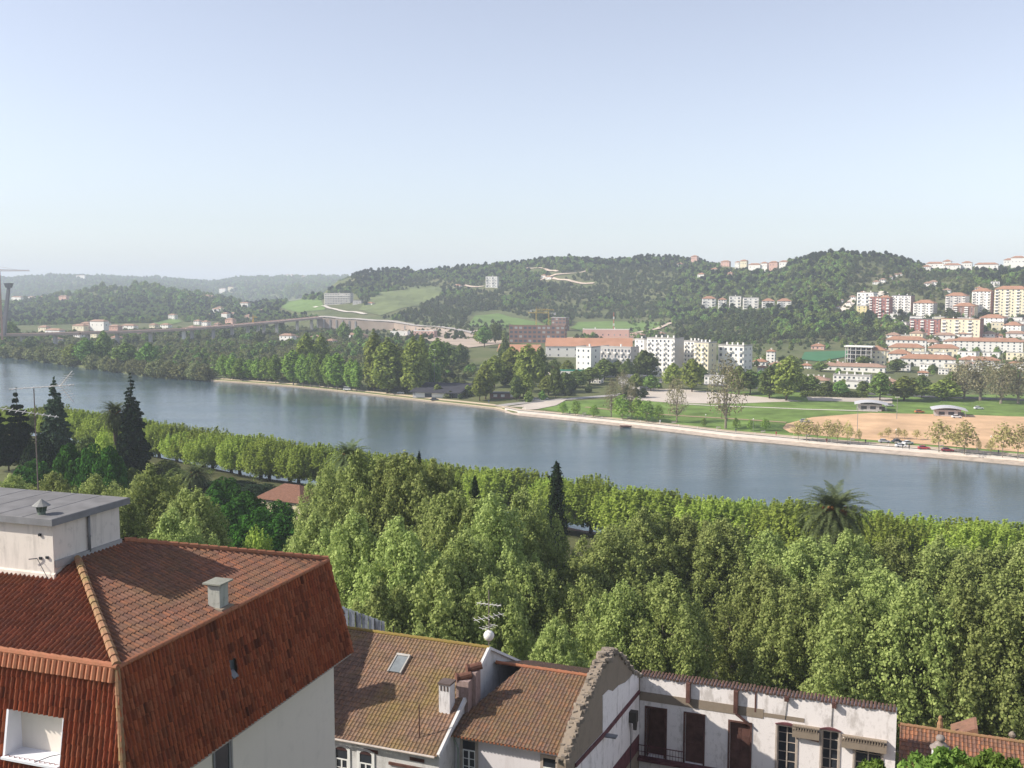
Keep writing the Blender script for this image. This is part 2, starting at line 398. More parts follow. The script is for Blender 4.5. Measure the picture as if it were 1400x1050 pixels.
M_stone = plain('rubble_stone', (.24, .20, .16), .95, .1, .45, 2.5, .05)
M_brown = plain('brown_paint', (.11, .055, .045), .7, .2, .35, 2)
M_maroon = plain('maroon_dado', (.13, .05, .055), .8, .2, .35, 2)
M_frame = plain('pale_stone_frame', (.42, .36, .31), .9, .1, .2, 3)
M_wframe = plain('white_window_paint', (.78, .78, .76), .6, .3, .04, 3)
M_shut = plain('white_roller_shutter', (.74, .74, .78), .5, .3, .03, 3)
def frame_obj(name, label, cat, O, X, zr=0, group=None):
    return thing(name, label, cat, O, math.atan2(X[1], X[0]), group)

# ---- building with the red tiled mansard (local x = out through the side, y = along the side, origin at the near corner)
A = Vector(at(160, 912, 33.)); Bm = Vector(onz(448, 766, A.z)); uu = (Bm-A).normalized(); LAB = (Bm-A).length
xx = Vector((uu.y, -uu.x, 0))
H = frame_obj('mansard_house', 'house with red tiled mansard roof and flat-roofed grey box on top, near the camera', 'house', A, xx)
FS, SS, D, OO = .43, .35, 4.55, .78   # front and side slopes, mansard drop and its flare
hb = 5.8; ha = SS*hb/FS
WD = 16.0
def lpl(px, py, P, n, O=None, X=None):
    "where the ray through a pixel meets a plane given in the house's own axes"
    O = O or A; X = X or xx; Yv = Vector((-X.y, X.x, 0)); d = Vector(ray(px, py)); c = Vector(C0)-O
    dl = Vector((d.dot(X), d.dot(Yv), d.z)); cl = Vector((c.dot(X), c.dot(Yv), c.z)); n = Vector(n)
    return cl + dl*((Vector(P)-cl).dot(n)/dl.dot(n))
fn_ = (0, -D, OO); sn_ = (D, 0, OO)
q0 = lpl(14, 972, (0, 0, 0), fn_); q1 = lpl(88, 979, (0, 0, 0), fn_); q2 = lpl(88, 1046, (0, 0, 0), fn_)
wx0, wx1, wz1, wz0 = q0.x, q1.x, (q0.z+q1.z)/2, q2.z
qv = lpl(319, 915, (0, 0, 0), sn_); hs = math.hypot(OO, D)
# side slope (rises towards -x)
k = math.sqrt(1+SS*SS); kf = math.sqrt(1+FS*FS); BS = .306
tiles('side_roof_slope', T_top, H, (0, 0, 0), (0, 1, 0), (-1, 0, SS), LAB, 6.2*k, .215, .36, .05, .025,
      clips=[((0, 0, 0), (-ha, -hb, 0)), ((0, LAB, 0), (-SS/BS, 1, 0)), ((-hb, 0, 0), (-1, 0, 0))])
tiles('front_roof_slope', tilemat('front_slope_tiles', [(.31, .115, .065), (.26, .095, .055), (.34, .125, .07), (.24, .10, .065)], (.16, .10, .05), .3, (.07, .03, .022), .5, .8, pan_shade=.45),
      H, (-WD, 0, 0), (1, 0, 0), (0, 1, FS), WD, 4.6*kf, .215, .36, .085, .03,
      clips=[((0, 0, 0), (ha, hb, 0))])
tiles('rear_roof_slope', T_top, H, (0, LAB, 0), (-1, 0, 0), (0, -1, BS), WD, 7.4, .215, .36, .05, .025,
      clips=[((0, LAB, 0), (SS, -BS, 0))])
# mansard faces: side (x out), front, rear
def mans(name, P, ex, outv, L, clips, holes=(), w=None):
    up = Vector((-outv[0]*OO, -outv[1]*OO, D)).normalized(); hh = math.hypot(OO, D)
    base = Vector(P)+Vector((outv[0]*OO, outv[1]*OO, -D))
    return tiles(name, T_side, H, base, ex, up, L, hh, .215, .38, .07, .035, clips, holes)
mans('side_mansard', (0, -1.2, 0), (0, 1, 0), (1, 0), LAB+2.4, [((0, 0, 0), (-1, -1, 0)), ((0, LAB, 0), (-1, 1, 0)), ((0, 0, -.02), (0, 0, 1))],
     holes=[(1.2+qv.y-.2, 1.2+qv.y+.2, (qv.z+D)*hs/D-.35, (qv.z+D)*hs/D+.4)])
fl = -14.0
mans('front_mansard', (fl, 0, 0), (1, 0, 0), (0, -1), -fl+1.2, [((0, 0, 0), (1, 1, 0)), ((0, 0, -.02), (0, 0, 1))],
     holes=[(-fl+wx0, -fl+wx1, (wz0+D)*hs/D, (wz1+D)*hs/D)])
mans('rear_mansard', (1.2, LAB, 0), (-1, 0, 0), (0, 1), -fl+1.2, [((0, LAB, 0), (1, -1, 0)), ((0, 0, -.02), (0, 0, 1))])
mm = MB(); mm.box(fl, .14, -.14, LAB+.14, -D-16, -D+.05); mm.box(fl, -.1, .1, LAB-.1, -D, -.06); mm.build('wall', M_wall1, H)
mm = MB(); mm.box(fl-.0, OO-.03, -OO+.03, LAB+OO-.03, -D-.12, -D-.02); mm.build('eave_soffit', plain('soffit', (.35, .31, .28)), H)
T_ridge = tilemat('ridge_tiles', [(.33, .17, .10)], (.26, .22, .09), .7, (.10, .07, .04), .4, 1.5)
T_ridge2 = tilemat('edge_tiles', [(.40, .16, .09)], (.26, .14, .07), .5, (.12, .06, .04), .4, 1.5)
hipz = SS*hb
ridge('hip_ridge', T_ridge, H, (0, 0, .03), (-hb+.25, ha-.2, hipz), .15, .42)
ridge('hip_ridge', T_ridge2, H, (0, LAB, .05), (-hb, LAB-SS*hb/BS, hipz), .13, .42)
ridge('mansard_top_edge', T_ridge2, H, (.02, 0, 0), (.02, LAB, 0), .10, .45, .01)
ridge('mansard_top_edge', T_ridge2, H, (fl, -.02, 0), (0, -.02, 0), .13, .45, .03)
ridge('mansard_corner_ridge', T_ridge, H, (OO, -OO, -D), (0, 0, -.05), .11, .40, .0)
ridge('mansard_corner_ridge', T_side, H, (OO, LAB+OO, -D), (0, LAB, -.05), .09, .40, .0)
# collar of short tiles below the front edge
cm = MB()
for i in range(60):
    x = -.13-i*.235; cm.tube((x, -.06, -.02), (x, -.17, -.48), .105, .115, 8)
cm.build('top_tile_collar', T_ridge2, H)
# dormer window in the front mansard
def my(z): return -OO*(-z)/D   # y of the mansard face at height z below the edge
dm = MB()
dw = MB(); dw.box(wx0, wx1, .25, .3, wz0, wz1) 
for i in range(22): dw.box(wx0+.1, wx1, .20, .25, wz0+.02+i*.09, wz0+.085+i*.09)
sh = dw.build('roller_shutter', M_shut, H)
dm.hull([(wx0-.06, my(wz0)-.12, wz0-.1), (wx0+.03, my(wz0)-.12, wz0-.1), (wx0+.03, .3, wz0-.1), (wx0-.06, .3, wz0-.1)],
        [(wx0-.06, my(wz1)-.1, wz1+.02), (wx0+.03, my(wz1)-.1, wz1+.02), (wx0+.03, .3, wz1+.02), (wx0-.06, .3, wz1+.02)])
dm.hull([(wx1+.03, my(wz0)-.12, wz0-.1), (wx1+.06, my(wz0)-.12, wz0-.1), (wx1+.06, .3, wz0-.1), (wx1+.03, .3, wz0-.1)],
        [(wx1+.03, my(wz1)-.1, wz1+.02), (wx1+.06, my(wz1)-.1, wz1+.02), (wx1+.06, .3, wz1+.02), (wx1+.03, .3, wz1+.02)])
dm.box(wx0-.06, wx1+.06, my(wz1)+.02, .3, wz1+.03, wz1+.1)
dm.build('dormer_frame', M_shut, H)
MB().box(wx0-.05, wx1+.05, my(wz0)-.22, .3, wz0-.09, wz0-.01).build('window_sill', M_shut, H)
cb = MB(); cb.tube((wx1-.9, my(wz0)-.2, wz0+.02), (wx1-.35, my(wz0)-.05, wz0+.25), .015); cb.tube((wx1-.35, my(wz0)-.05, wz0+.25), (wx1+.05, my(wz0)+.1, wz0+.33), .015)
cb.build('cable', dark, H)
# gap with a small grey vent in the side mansard
MB().box(qv.x-.4, qv.x-.14, qv.y-.3, qv.y+.3, qv.z-.5, qv.z+.5).build('vent_recess', plain('vent_dark', (.12, .13, .14)), H)
MB().hull([(qv.x-.14, qv.y-.16, qv.z-.3), (qv.x+.14, qv.y-.16, qv.z-.3), (qv.x+.14, qv.y+.16, qv.z-.3), (qv.x-.14, qv.y+.16, qv.z-.3)],
          [(qv.x-.14, qv.y-.16, qv.z-.05), (qv.x-.1, qv.y-.16, qv.z-.05), (qv.x-.1, qv.y+.16, qv.z-.05), (qv.x-.14, qv.y+.16, qv.z-.05)]).build('vent_hood', M_fascia, H)
# wall seam and tall window low on the side wall
qp = lpl(315, 1030, (.14, 0, 0), (1, 0, 0)); qw = lpl(292, 1016, (.14, 0, 0), (1, 0, 0)); qw2 = lpl(311, 1005, (.14, 0, 0), (1, 0, 0))
MB().box(.14, .19, qp.y, qp.y+.1, -D-8, -D-.1).build('drain_pipe', plain('pipe_grey', (.30, .28, .27)), H)
w_ = MB().box(.142, .17, qw.y, qw2.y, qw.z-2.2, qw.z).build('side_window', dark, H)
f_ = MB(); f_.box(.14, .2, qw.y-.1, qw.y, qw.z-2.3, qw.z+.1); f_.box(.14, .2, qw2.y, qw2.y+.1, qw.z-2.3, qw.z+.1); f_.box(.14, .2, qw.y, qw2.y, qw.z, qw.z+.1); f_.build('window_frame', M_fascia, w_)
# flat-roofed box on top
ph = MB(); zb = .9; zt = 3.62; ph.box(-13, -hb, 3.55, 7.25, zb, zt); ph.build('rooftop_box_wall', M_pent, H)
sb = MB(); sb.box(-13.3, -hb+.22, 3.3, 7.65, zt, zt+.24); bevel(sb.build('rooftop_box_roof', M_bitumen, H), .02)
fs = MB(); fs.box(-13.3, -hb+.235, 3.285, 3.3, zt-.03, zt+.23); fs.box(-hb+.22, -hb+.235, 3.3, 7.65, zt-.03, zt+.23); fs.build('roof_fascia', M_fascia, H)
sm = MB()
for x in (-7.0, -8.3, -9.6, -10.9): sm.box(x, x+.05, 3.3, 7.6, zt+.24, zt+.247)
sm.build('roof_felt_seam', plain('felt_seam', (.11, .11, .12)), H)
fm = MB(); fm.hull([(-13, 3.44, SS*0+1.47), (-hb+.08, 3.44, 1.47), (-hb+.08, 3.56, 1.5), (-13, 3.56, 1.5)], [(-13, 3.47, 1.66), (-hb+.06, 3.47, 1.66), (-hb+.06, 3.56, 1.72), (-13, 3.56, 1.72)])
fm.build('base_flashing', plain('pale_mortar', (.62, .55, .48)), H)
fm = MB(); fm.box(-hb, -hb+.1, 3.6, 7.25, 1.9, 2.18); fm.build('base_flashing', plain('grey_mortar', (.34, .33, .32)), H)
pm = MB(); pm.tube((-hb+.07, 5.4, 2.1), (-hb+.07, 5.4, zt), .055); pm.tube((-hb+.07, 5.4, 2.7), (-hb+.07, 5.4, 2.76), .07); pm.build('downpipe', M_fascia, H, True)
# cowl on the flat roof
P0 = None
def on_local_z(obj, px, py, z):
    P = onz(px, py, A.z+z); d = Vector(P)-A; return Vector((d.dot(xx), d.dot(uu), z))
c = on_local_z(H, 57, 703, zt+.24)
cw = MB(); cw.lathe(c, [(.15, 0), (.15, .12), (.13, .13), (.13, .3)]); 
for i in range(10):
    t = i*math.pi/5; cw.tube(c+Vector((.15*math.cos(t), .15*math.sin(t), .1)), c+Vector((.19*math.cos(t), .19*math.sin(t), .34)), .02, .02, 5)
vc = cw.build('vent_cowl', plain('green_grey_metal', (.13, .16, .13), .6), H)
cc = MB(); cc.lathe(c+Vector((0, 0, .33)), [(.33, 0), (.34, .02), (.2, .12), (.03, .26)], 10); cc.build('cowl_cap', plain('cowl_grey', (.24, .24, .23)), vc)
# small wall fixtures
for (px, py) in ((55, 731), (65, 762), (56, 763)):
    q = lpl(px, py, (0, 3.54, 0), (0, 1, 0)); MB().box(q.x-.05, q.x+.05, 3.48, 3.55, q.z-.05, q.z+.05).build('wall_bracket', dark, H)
MB().tube((q.x-.1, 3.45, q.z), (q.x+.55, 3.3, q.z-.75), .012).tube((q.x-.1, 3.45, q.z), (q.x-.45, 3.4, q.z-.05), .02).build('hanging_cable', dark, H)
# chimney near the side edge
c = Vector((-.42, 6.3, .1)); ch = MB(); ch.box(-.70, -.17, 6.02, 6.6, -.1, 1.02)
co = ch.build('chimney', stained('chimney_render', (.40, .40, .36), (.14, .16, .13), .8, 1.5), H)
MB().box(-.84, -.03, 5.88, 6.76, 1.09, 1.15).build('chimney_cap', plain('cap_slab', (.24, .24, .2)), co)
MB().box(-.65, -.22, 6.07, 6.55, 1.0, 1.1).build('chimney_gap', dark, co)
MB().box(-.82, .0, 5.9, 6.72, -.12, .16).build('chimney_flashing', M_mortar, co)
# ---------------------------------------------------------------- the terrace below: old houses and the roofless ruin
E1 = Vector((.93, -.3675, 0)).normalized(); G = Vector(at(875, 922, 66.))
def gl(px, py, P, n): return lpl(px, py, P, n, G, E1)
def sash(parent, x0, x1, y, z0, z1, arch=.0, name='window', frame=M_wframe, stone=M_frame, doorlike=False):
    """window in a wall whose outer face is at y, facing -y"""
    w = MB(); w.box(x0, x1, y-.03, y-.012, z0, z1); o = w.build(name, dark, parent)
    s = MB(); t = .17
    s.box(x0-t, x0, y-.06, y, z0-t, z1+t); s.box(x1, x1+t, y-.06, y, z0-t, z1+t); s.box(x0, x1, y-.06, y, z1, z1+t); s.box(x0-t-.05, x1+t+.05, y-.12, y, z0-t-.08, z0-.0)
    s.build('window_surround', stone, o)
    f = MB(); h = z1-z0; zt = z1-h*.30; b = .055; xm = (x0+x1)/2
    f.box(x0, x0+b, y-.05, y-.03, z0, zt); f.box(x1-b, x1, y-.05, y-.03, z0, zt); f.box(xm-b*.8, xm+b*.8, y-.055, y-.03, z0, zt)
    f.box(x0, x1, y-.06, y-.03, zt, zt+.07); f.box(x0, x1, y-.05, y-.03, z0, z0+.06)
    for k in (1, 2): f.box(x0, x1, y-.045, y-.03, z0+(zt-z0)*k/3-.02, z0+(zt-z0)*k/3+.02)
    f.build('window_frame', frame, o)
    if arch: MB().prism([(x0, 0), (x1, 0)][:0] or [(x0-t, y-.065), (x1+t, y-.065), (x1+t, y-.061), (x0-t, y-.061)], z1+.0, z1+.05).build('arch_trim', stone, o)
    return o
# house with the moss-yellow roof
O1 = frame_obj('tiled_house', 'long old house with mossy yellow-brown tiled roof and skylight, beside the mansard house', 'house', G, E1)
a0, a1 = -24.0, -7.2; e1b, r1b, e1z, r1z = -16.1, -8.8, .12, 3.8
k1 = (r1z-e1z)/(r1b-e1b); L1 = math.hypot(r1b-e1b, r1z-e1z)
skl = (-a0-12.68, -a0-11.72, 5.45, 6.55)
tiles('roof', T_old, O1, (a0, e1b, e1z), (1, 0, 0), (0, 1, k1), a1-a0, L1, .23, .33, .035, .035, clips=[((a1, 0, 0), (1, 0, 0)), ((0, r1b, 0), (0, 1, 0))], ns=6)
tiles('rear_roof', T_old, O1, (a1, 2*r1b-e1b, e1z), (-1, 0, 0), (0, -1, k1), a1-a0, L1, .23, .33, .035, .035, clips=[((a0, 0, 0), (-1, 0, 0)), ((0, r1b, 0), (0, -1, 0))], ns=4)
ridge('roof_ridge', tilemat('mossy_ridge', [(.26, .18, .06)], (.30, .24, .05), .8, (.12, .09, .05), .4, 1.5), O1, (a0, r1b, r1z), (a1, r1b, r1z), .12, .42)
w = MB(); w.box(a0, a1, e1b+.3, 2*r1b-e1b-.3, -16, e1z-.02)
w.hull([(a1-.3, e1b+.3, e1z-.02), (a1, e1b+.3, e1z-.02), (a1, 2*r1b-e1b-.3, e1z-.02), (a1-.3, 2*r1b-e1b-.3, e1z-.02)], [(a1-.3, r1b-.05, r1z-.08), (a1, r1b-.05, r1z-.08), (a1, r1b+.05, r1z-.08), (a1-.3, r1b+.05, r1z-.08)])
w.build('wall', M_oldwall, O1)
# verge parapet of the gable
pv = MB()
for s_ in (1, -1):
    yb = e1b+.1 if s_ == 1 else 2*r1b-e1b-.1
    pv.hull([(a1-.12, yb, e1z-.1), (a1+.16, yb, e1z-.1), (a1+.16, r1b, r1z-.1), (a1-.12, r1b, r1z-.1)][::s_], [(a1-.06, yb, e1z+.1), (a1+.1, yb, e1z+.1), (a1+.1, r1b, r1z+.1), (a1-.06, r1b, r1z+.1)][::s_])
pv.build('gable_parapet', M_oldwall, O1)
# skylight
P = Vector((a0, e1b, e1z)); up = Vector((0, 1, k1)).normalized(); nn = Vector((0, -k1, 1)).normalized(); ex = Vector((1, 0, 0))
s0 = gl(558, 900, P, nn)-P; s1 = gl(532, 919, P, nn)-P; u0, u1, v0, v1 = s1.x, s0.x+.05, s1.dot(up), s0.dot(up)
def slab(mb, u0, u1, v0, v1, h0, h1): 
    q = lambda u, v, h: P+ex*u+up*v+nn*h
    mb.hull([q(u0, v0, h0), q(u1, v0, h0), q(u1, v1, h0), q(u0, v1, h0)], [q(u0, v0, h1), q(u1, v0, h1), q(u1, v1, h1), q(u0, v1, h1)])
sk = MB(); slab(sk, u0, u1, v0, v1, .02, .13); so_ = sk.build('skylight', plain('skylight_glass', (.20, .22, .23), .25, .5, .2, 2), O1)
sf = MB(); slab(sf, u0-.08, u1+.08, v1, v1+.16, .02, .18); slab(sf, u0-.08, u0, v0-.05, v1, .02, .17); slab(sf, u1, u1+.08, v0-.05, v1, .02, .17); sf.build('skylight_frame', plain('pale_zinc', (.40, .38, .35)), so_)
MB().tube((a0, e1b-.06, e1z-.06), (a1-.1, e1b-.06, e1z-.02), .07, .07, 8).build('gutter', plain('gutter_pale', (.48, .42, .38)), O1)
yw = e1b+.3
for (x0, x1) in ((-13.72, -12.95), (-12.15, -11.38)):
    t_ = gl(466, 1024, (0, yw, 0), (0, 1, 0)).z
    o = sash(O1, x0, x1, yw, t_-2.0, t_, name='window', stone=M_wframe)
    ar = MB(); xm = (x0+x1)/2
    pts = [(x0-.2, t_-.02)]+[(xm-(x1-x0+.4)/2*math.cos(i*math.pi/8), t_-.02+.32*math.sin(i*math.pi/8)) for i in range(9)]+[(x1+.2, t_-.02)]
    ar.hull([(x, yw, z) for x, z in pts[::-1]], [(x, yw-.055, z) for x, z in pts[::-1]]); ar.build('arch_trim', stained('arch_plaster', (.60, .58, .60), (.35, .33, .36), .5), o)
    ar = MB(); pts = [(xm-(x1-x0)/2*math.cos(i*math.pi/8), t_-.03+.2*math.sin(i*math.pi/8)) for i in range(9)]
    ar.hull([(x, yw-.04, z) for x, z in pts[::-1]], [(x, yw-.065, z) for x, z in pts[::-1]]); ar.build('arch_pane', plain('arch_dark', (.06, .03, .03)), o)
for x0 in (-11.9, -9.0):
    MB().box(x0, x0+.9, yw-.03, yw, e1z-.62, e1z-.42).build('wall_slot', M_brown, O1)
MB().box(-10.3, -7.9, yw-.09, yw, -.95, -.8).build('bent_bracket', M_brown, O1)
# taller part of the terrace hidden behind the mansard house; its verge and chimney shade the mossy roof
nrm = Vector((0, -k1, 1)); SL = Vector((SUN.dot(E1), SUN.dot(Vector((-E1.y, E1.x, 0))), SUN.z))
tq = 6.0; S1 = gl(509, 863, P, nrm)+SL*tq; S2 = gl(464, 1003, P, nrm)+SL*tq; S3 = gl(541, 935, P, nrm)
O5 = frame_obj('taller_house', 'taller tiled house standing close behind the mansard roof, its chimney shading the mossy roof', 'house', G, E1)
xa_ = (S1.x+S2.x)/2; m = MB()
m.hull([(xa_-6, S2.y, -16), (S2.x, S2.y, -16), (S1.x, S1.y, -16), (xa_-6, S1.y, -16)], [(xa_-6, S2.y, S2.z), (S2.x, S2.y, S2.z), (S1.x, S1.y, S1.z), (xa_-6, S1.y, S1.z)])
m.build('wall', M_oldwall, O5)
m = MB(); m.hull([(xa_-6.2, S2.y-.2, S2.z), (S2.x+.1, S2.y-.2, S2.z), (S1.x+.1, S1.y, S1.z), (xa_-6.2, S1.y, S1.z)], [(xa_-6.2, S2.y-.2, S2.z+.12), (S2.x+.1, S2.y-.2, S2.z+.12), (S1.x+.1, S1.y, S1.z+.12), (xa_-6.2, S1.y, S1.z+.12)]); m.build('roof', T_old, O5)
t3 = (S3.x-xa_+.3)/-SL.x; S3 = S3+SL*t3; m = MB(); m.box(S3.x-.8, S3.x, S3.y-1.3, S3.y, S3.z-4.5, S3.z); m.build('chimney', M_oldwall, O5)
# brown chimney pair on the gable
c1 = MB(); c1.box(-8.3, -7.62, -13.5, -12.8, .2, 3.1); ch = c1.build('chimney', stained('white_chimney', (.74, .72, .72), (.28, .25, .24), .7, 1.2), O1)
c2 = MB(); c2.box(-8.36, -7.56, -13.56, -12.74, 3.1, 3.2)
for i in range(3): c2.box(-8.2+i*.2, -8.12+i*.2, -13.53, -13.49, 2.75, 3.03)
c2.build('chimney_cap', plain('sooty_cap', (.12, .09, .08)), ch)
c3 = MB(); c3.box(-7.72, -6.95, -12.4, -11.35, .9, 3.0); c3.box(-7.3, -6.75, -11.8, -11.1, 1.2, 3.35); ch2 = c3.build('chimney', stained('sooty_chimney', (.34, .25, .23), (.10, .07, .06), .8, 1.4), O1)
pt = MB(); rt = []
def halfpot(m, x, y, z, dx):
    m.tube((x-.38, y-.22, z-.05), (x+.32, y+.2, z+.12), .25, .21, 10); m.tube((x-.46, y-.28, z-.03), (x-.36, y-.2, z-.03), .3, .27, 10)
halfpot(pt, -7.35, -11.95, 3.1, 0); halfpot(pt, -6.95, -11.35, 3.5, 0); pt.build('chimney_pot', plain('terracotta_pot', (.15, .075, .055), .9, .1, .3, 3), ch2)
MB().tube((-8.7, -15.2, .5), (-8.7, -15.2, 2.5), .035).build('vent_pipe', M_brown, O1)
# middle house
O2 = frame_obj('white_house', 'white house with brown lichened roof between the two brown chimneys and the ruined gable', 'house', G, E1)
b0, b1 = -7.75, -.35; eb, rb, ez, rz = -14.25, -8.0, .58, 2.62; k2 = (rz-ez)/(rb-eb); L2 = math.hypot(rb-eb, rz-ez)
tiles('roof', T_old2, O2, (b0, eb, ez), (1, 0, 0), (0, 1, k2), b1-b0, L2, .22, .33, .032, .03, clips=[((b1, 0, 0), (1, 0, 0)), ((0, rb, 0), (0, 1, 0)),
   ((-7.1, -12.4, 0), (-.6, .25, 0))], ns=6)
tiles('rear_roof', T_old2, O2, (b1, 2*rb-eb, ez), (-1, 0, 0), (0, -1, k2), b1-a1-.15, L2, .22, .33, .032, .03, clips=[((0, rb, 0), (0, -1, 0))], ns=4)
ridge('roof_ridge', T_ridge2, O2, (a1+.15, rb, rz), (b1, rb, rz), .11, .42)
w = MB(); w.box(a1+.02, b1, eb+.5, 2*rb-eb-.5, -16, ez-.0); w.build('wall', M_white2, O2)
w = MB()
for i in range(34): w.tube((b0+.12+i*.218, eb-.02, ez-.03), (b0+.12+i*.218, eb+.4, ez+.02), .07, .06, 6)
w.build('eave_tile_end', T_ridge2, O2)
MB().box(b0, b1, eb+.34, eb+.52, ez-.22, ez-.06).build('eave_board', plain('eave_brown', (.35, .28, .25)), O2)  # board under the tile ends, in one grey-brown tone
y2 = eb+.5
for (pl, pr_, pt_) in ((633, 650, 1010), (743, 760, 1034)):
    q = gl(pl, pt_, (0, y2, 0), (0, 1, 0)); q2 = gl(pr_, pt_, (0, y2, 0), (0, 1, 0)); sash(O2, q.x, q2.x, y2, q.z-2.0, q.z-.05)
dp = MB(); dp.tube((-7.3, y2-.12, .4), (-6.95, y2-.12, -.3), .05); dp.tube((-6.95, y2-.12, -.3), (-6.95, y2-.12, -9), .05); dp.build('downpipe', plain('green_pipe', (.30, .36, .30)), O2)
# roofless ruin
O3 = frame_obj('ruined_house', 'roofless ruined house with stepped rubble gable and row of tall brown doorways', 'ruin', G, E1)
rnd = random.Random(4)
top = [(-15.4, 1.0), (-14.09, 1.71), (-12.16, 2.79), (-10.1, 3.5), (-9.0, 3.75), (-8.2, 3.92), (-6.9, 4.0), (-6.3, 3.8), (-5.0, 3.19), (-3.2, 1.97), (-1.7, .97), (0, 0.02), (.3, 0)]
gw = MB(); bot = -16
ring = [(y, z) for y, z in top]
poly = [(-15.4, bot)]+ring+[(.3, bot)]
# gable wall, 0.55 m thick, outer half rubble, inner face render
n0 = len(gw.v)
gw.hull([(-.5, y, z) for y, z in poly[::-1]], [(-.02, y, z) for y, z in poly[::-1]])
gw.build('gable_wall', M_mortar, O3)
st = MB()   # ragged crest of stones
for (ya, za), (yb, zb_) in zip(top, top[1:]):
    L = math.hypot(yb-ya, zb_-za); n = max(1, int(L/.3))
    for i in range(n):
        t = (i+rnd.random()*.5)/n; y = ya+(yb-ya)*t; z = za+(zb_-za)*t; amp = .12 if y < -5.5 else .06
        if -8.6 < y < -6.2: amp = .36
        for x in (-.42, -.2, .0):
            s = .16+rnd.random()*amp*.55; cx = x+rnd.uniform(-.06, .06); yy = y+rnd.uniform(-.1, .1); zz = z+rnd.uniform(-.12, amp*.35)
            ang = rnd.random()*3; r = [(cx+s*(.8+.4*rnd.random())*math.cos(ang+j*1.257), yy+s*(.8+.4*rnd.random())*math.sin(ang+j*1.257)) for j in range(5)]
            st.hull([(a, b, zz-s*.9) for a, b in r], [(cx+(a-cx)*.8, yy+(b-yy)*.8, zz+s*(.05+.25*rnd.random())) for a, b in r])
st.build('rubble_crest', M_stone, O3)
def yz(px, py): q = gl(px, py, (0, 0, 0), (1, 0, 0)); return q.y, q.z
def wallpoly(name, pix, mat, off, th=.03):
    pts = [yz(*q) for q in pix]; m = MB()
    ar_ = sum(a[0]*b[1]-b[0]*a[1] for a, b in zip(pts, pts[1:]+pts[:1]))
    if ar_ < 0: pts = pts[::-1]
    m.hull([(off, y, z) for y, z in pts], [(off+th, y, z) for y, z in pts]); return m.build(name, mat, O3)
wallpoly('upper_plaster', [(824, 1003), (824, 951), (832, 943), (838, 945), (846, 937), (855, 933), (862, 926), (866, 920), (869, 917), (873.5, 921), (873.5, 944), (840, 985)], M_ruin, -.02)
wallpoly('lower_plaster', [(787, 1060), (787, 1043), (825, 1001), (840, 983), (874, 946), (874, 1003), (828, 1064)], M_ruin, -.02, .02)
wallpoly('wall_moulding', [(786, 1049), (786, 1044), (826, 1000), (873, 943), (874, 947), (826, 1006)], M_maroon, .0, .09)
wallpoly('dado', [(838, 1049), (850, 1034), (873, 1004), (873, 1024), (838, 1075)], M_maroon, .002, .03)
# facade with tall doors
def xz(px, py): q = gl(px, py, (0, 0, 0), (0, 1, 0)); return q.x, q.z
FW = 16.0
doors = []
for (pl, pr_, pt_, kind) in ((884, 910, 967, 0), (937, 962, 975, 0), (998, 1026, 986, 0), (1063, 1089, 991, 1), (1124, 1147, 998, 1), (1169, 1206, 1014, 2)):
    x0, z1 = xz(pl, pt_); x1, _ = xz(pr_, pt_); doors.append((x0, x1, z1, kind))
fw = MB(); xs = 0.0; zt_ = -.02; zb_ = -5.55
for (x0, x1, z1, kd) in doors:
    fw.box(xs, x0, 0, .55, -16, zt_); fw.box(x0, x1, 0, .55, z1, zt_); fw.box(x0, x1, 0, .55, -16, zb_ if kd < 2 else -4.2); xs = x1
fw.box(xs, FW, 0, .55, -16, zt_); fw.build('facade_wall', M_ruin, O3)
for i, (x0, x1, z1, kd) in enumerate(doors):
    fr = MB(); t = .11
    fr.box(x0-t, x0, -.05, .1, zb_, z1+t); fr.box(x1, x1+t, -.05, .1, zb_, z1+t); fr.box(x0-t, x1+t, -.06, .1, z1, z1+t)
    zl = zb_ if kd < 2 else -4.2
    d = MB(); 
    if kd == 0:
        xm = (x0+x1)/2; 
        if i == 0: d.box(x0+.04, x0+.1, .05, .5, zl, z1); d.box(x1-.1, x1-.04, .05, .5, zl, z1); d.box(x0, x1, .5, .54, zl, z1)
        else:
            d.box(x0, x1, .22, .27, zl, z1); d.box(xm-.03, xm+.03, .2, .22, zl, z1)
            for zz in (z1-.9, z1-2.1): d.box(x0+.1, xm-.1, .2, .22, zz-.8, zz); d.box(xm+.1, x1-.1, .2, .22, zz-.8, zz)
        o = d.build('door', M_brown, O3)
    else:
        d.box(x0, x1, .3, .34, zl, z1); o = d.build('window', dark, O3); f2 = MB(); xm = (x0+x1)/2
        f2.box(xm-.04, xm+.04, .25, .3, zl, z1); f2.box(x0, x0+.07, .25, .3, zl, z1); f2.box(x1-.07, x1, .25, .3, zl, z1)
        for zz in np.arange(zl+.5, z1, .62): f2.box(x0, x1, .26, .3, zz-.02, zz+.02)
        f2.build('sash', M_frame, o)
        hd = MB(); n = 8; pts = [(x0-.15, z1+.1)]+[(x0-.1+(x1-x0+.2)*j/n, z1+.12+.14*math.sin(math.pi*j/n)) for j in range(n+1)]+[(x1+.15, z1+.1)]
        hd.hull([(x, 0, z) for x, z in pts[::-1]], [(x, -.12, z) for x, z in pts[::-1]]); hd.build('lintel', M_maroon, o)
    fr.build('frame', M_brown if kd == 0 else M_frame, o)
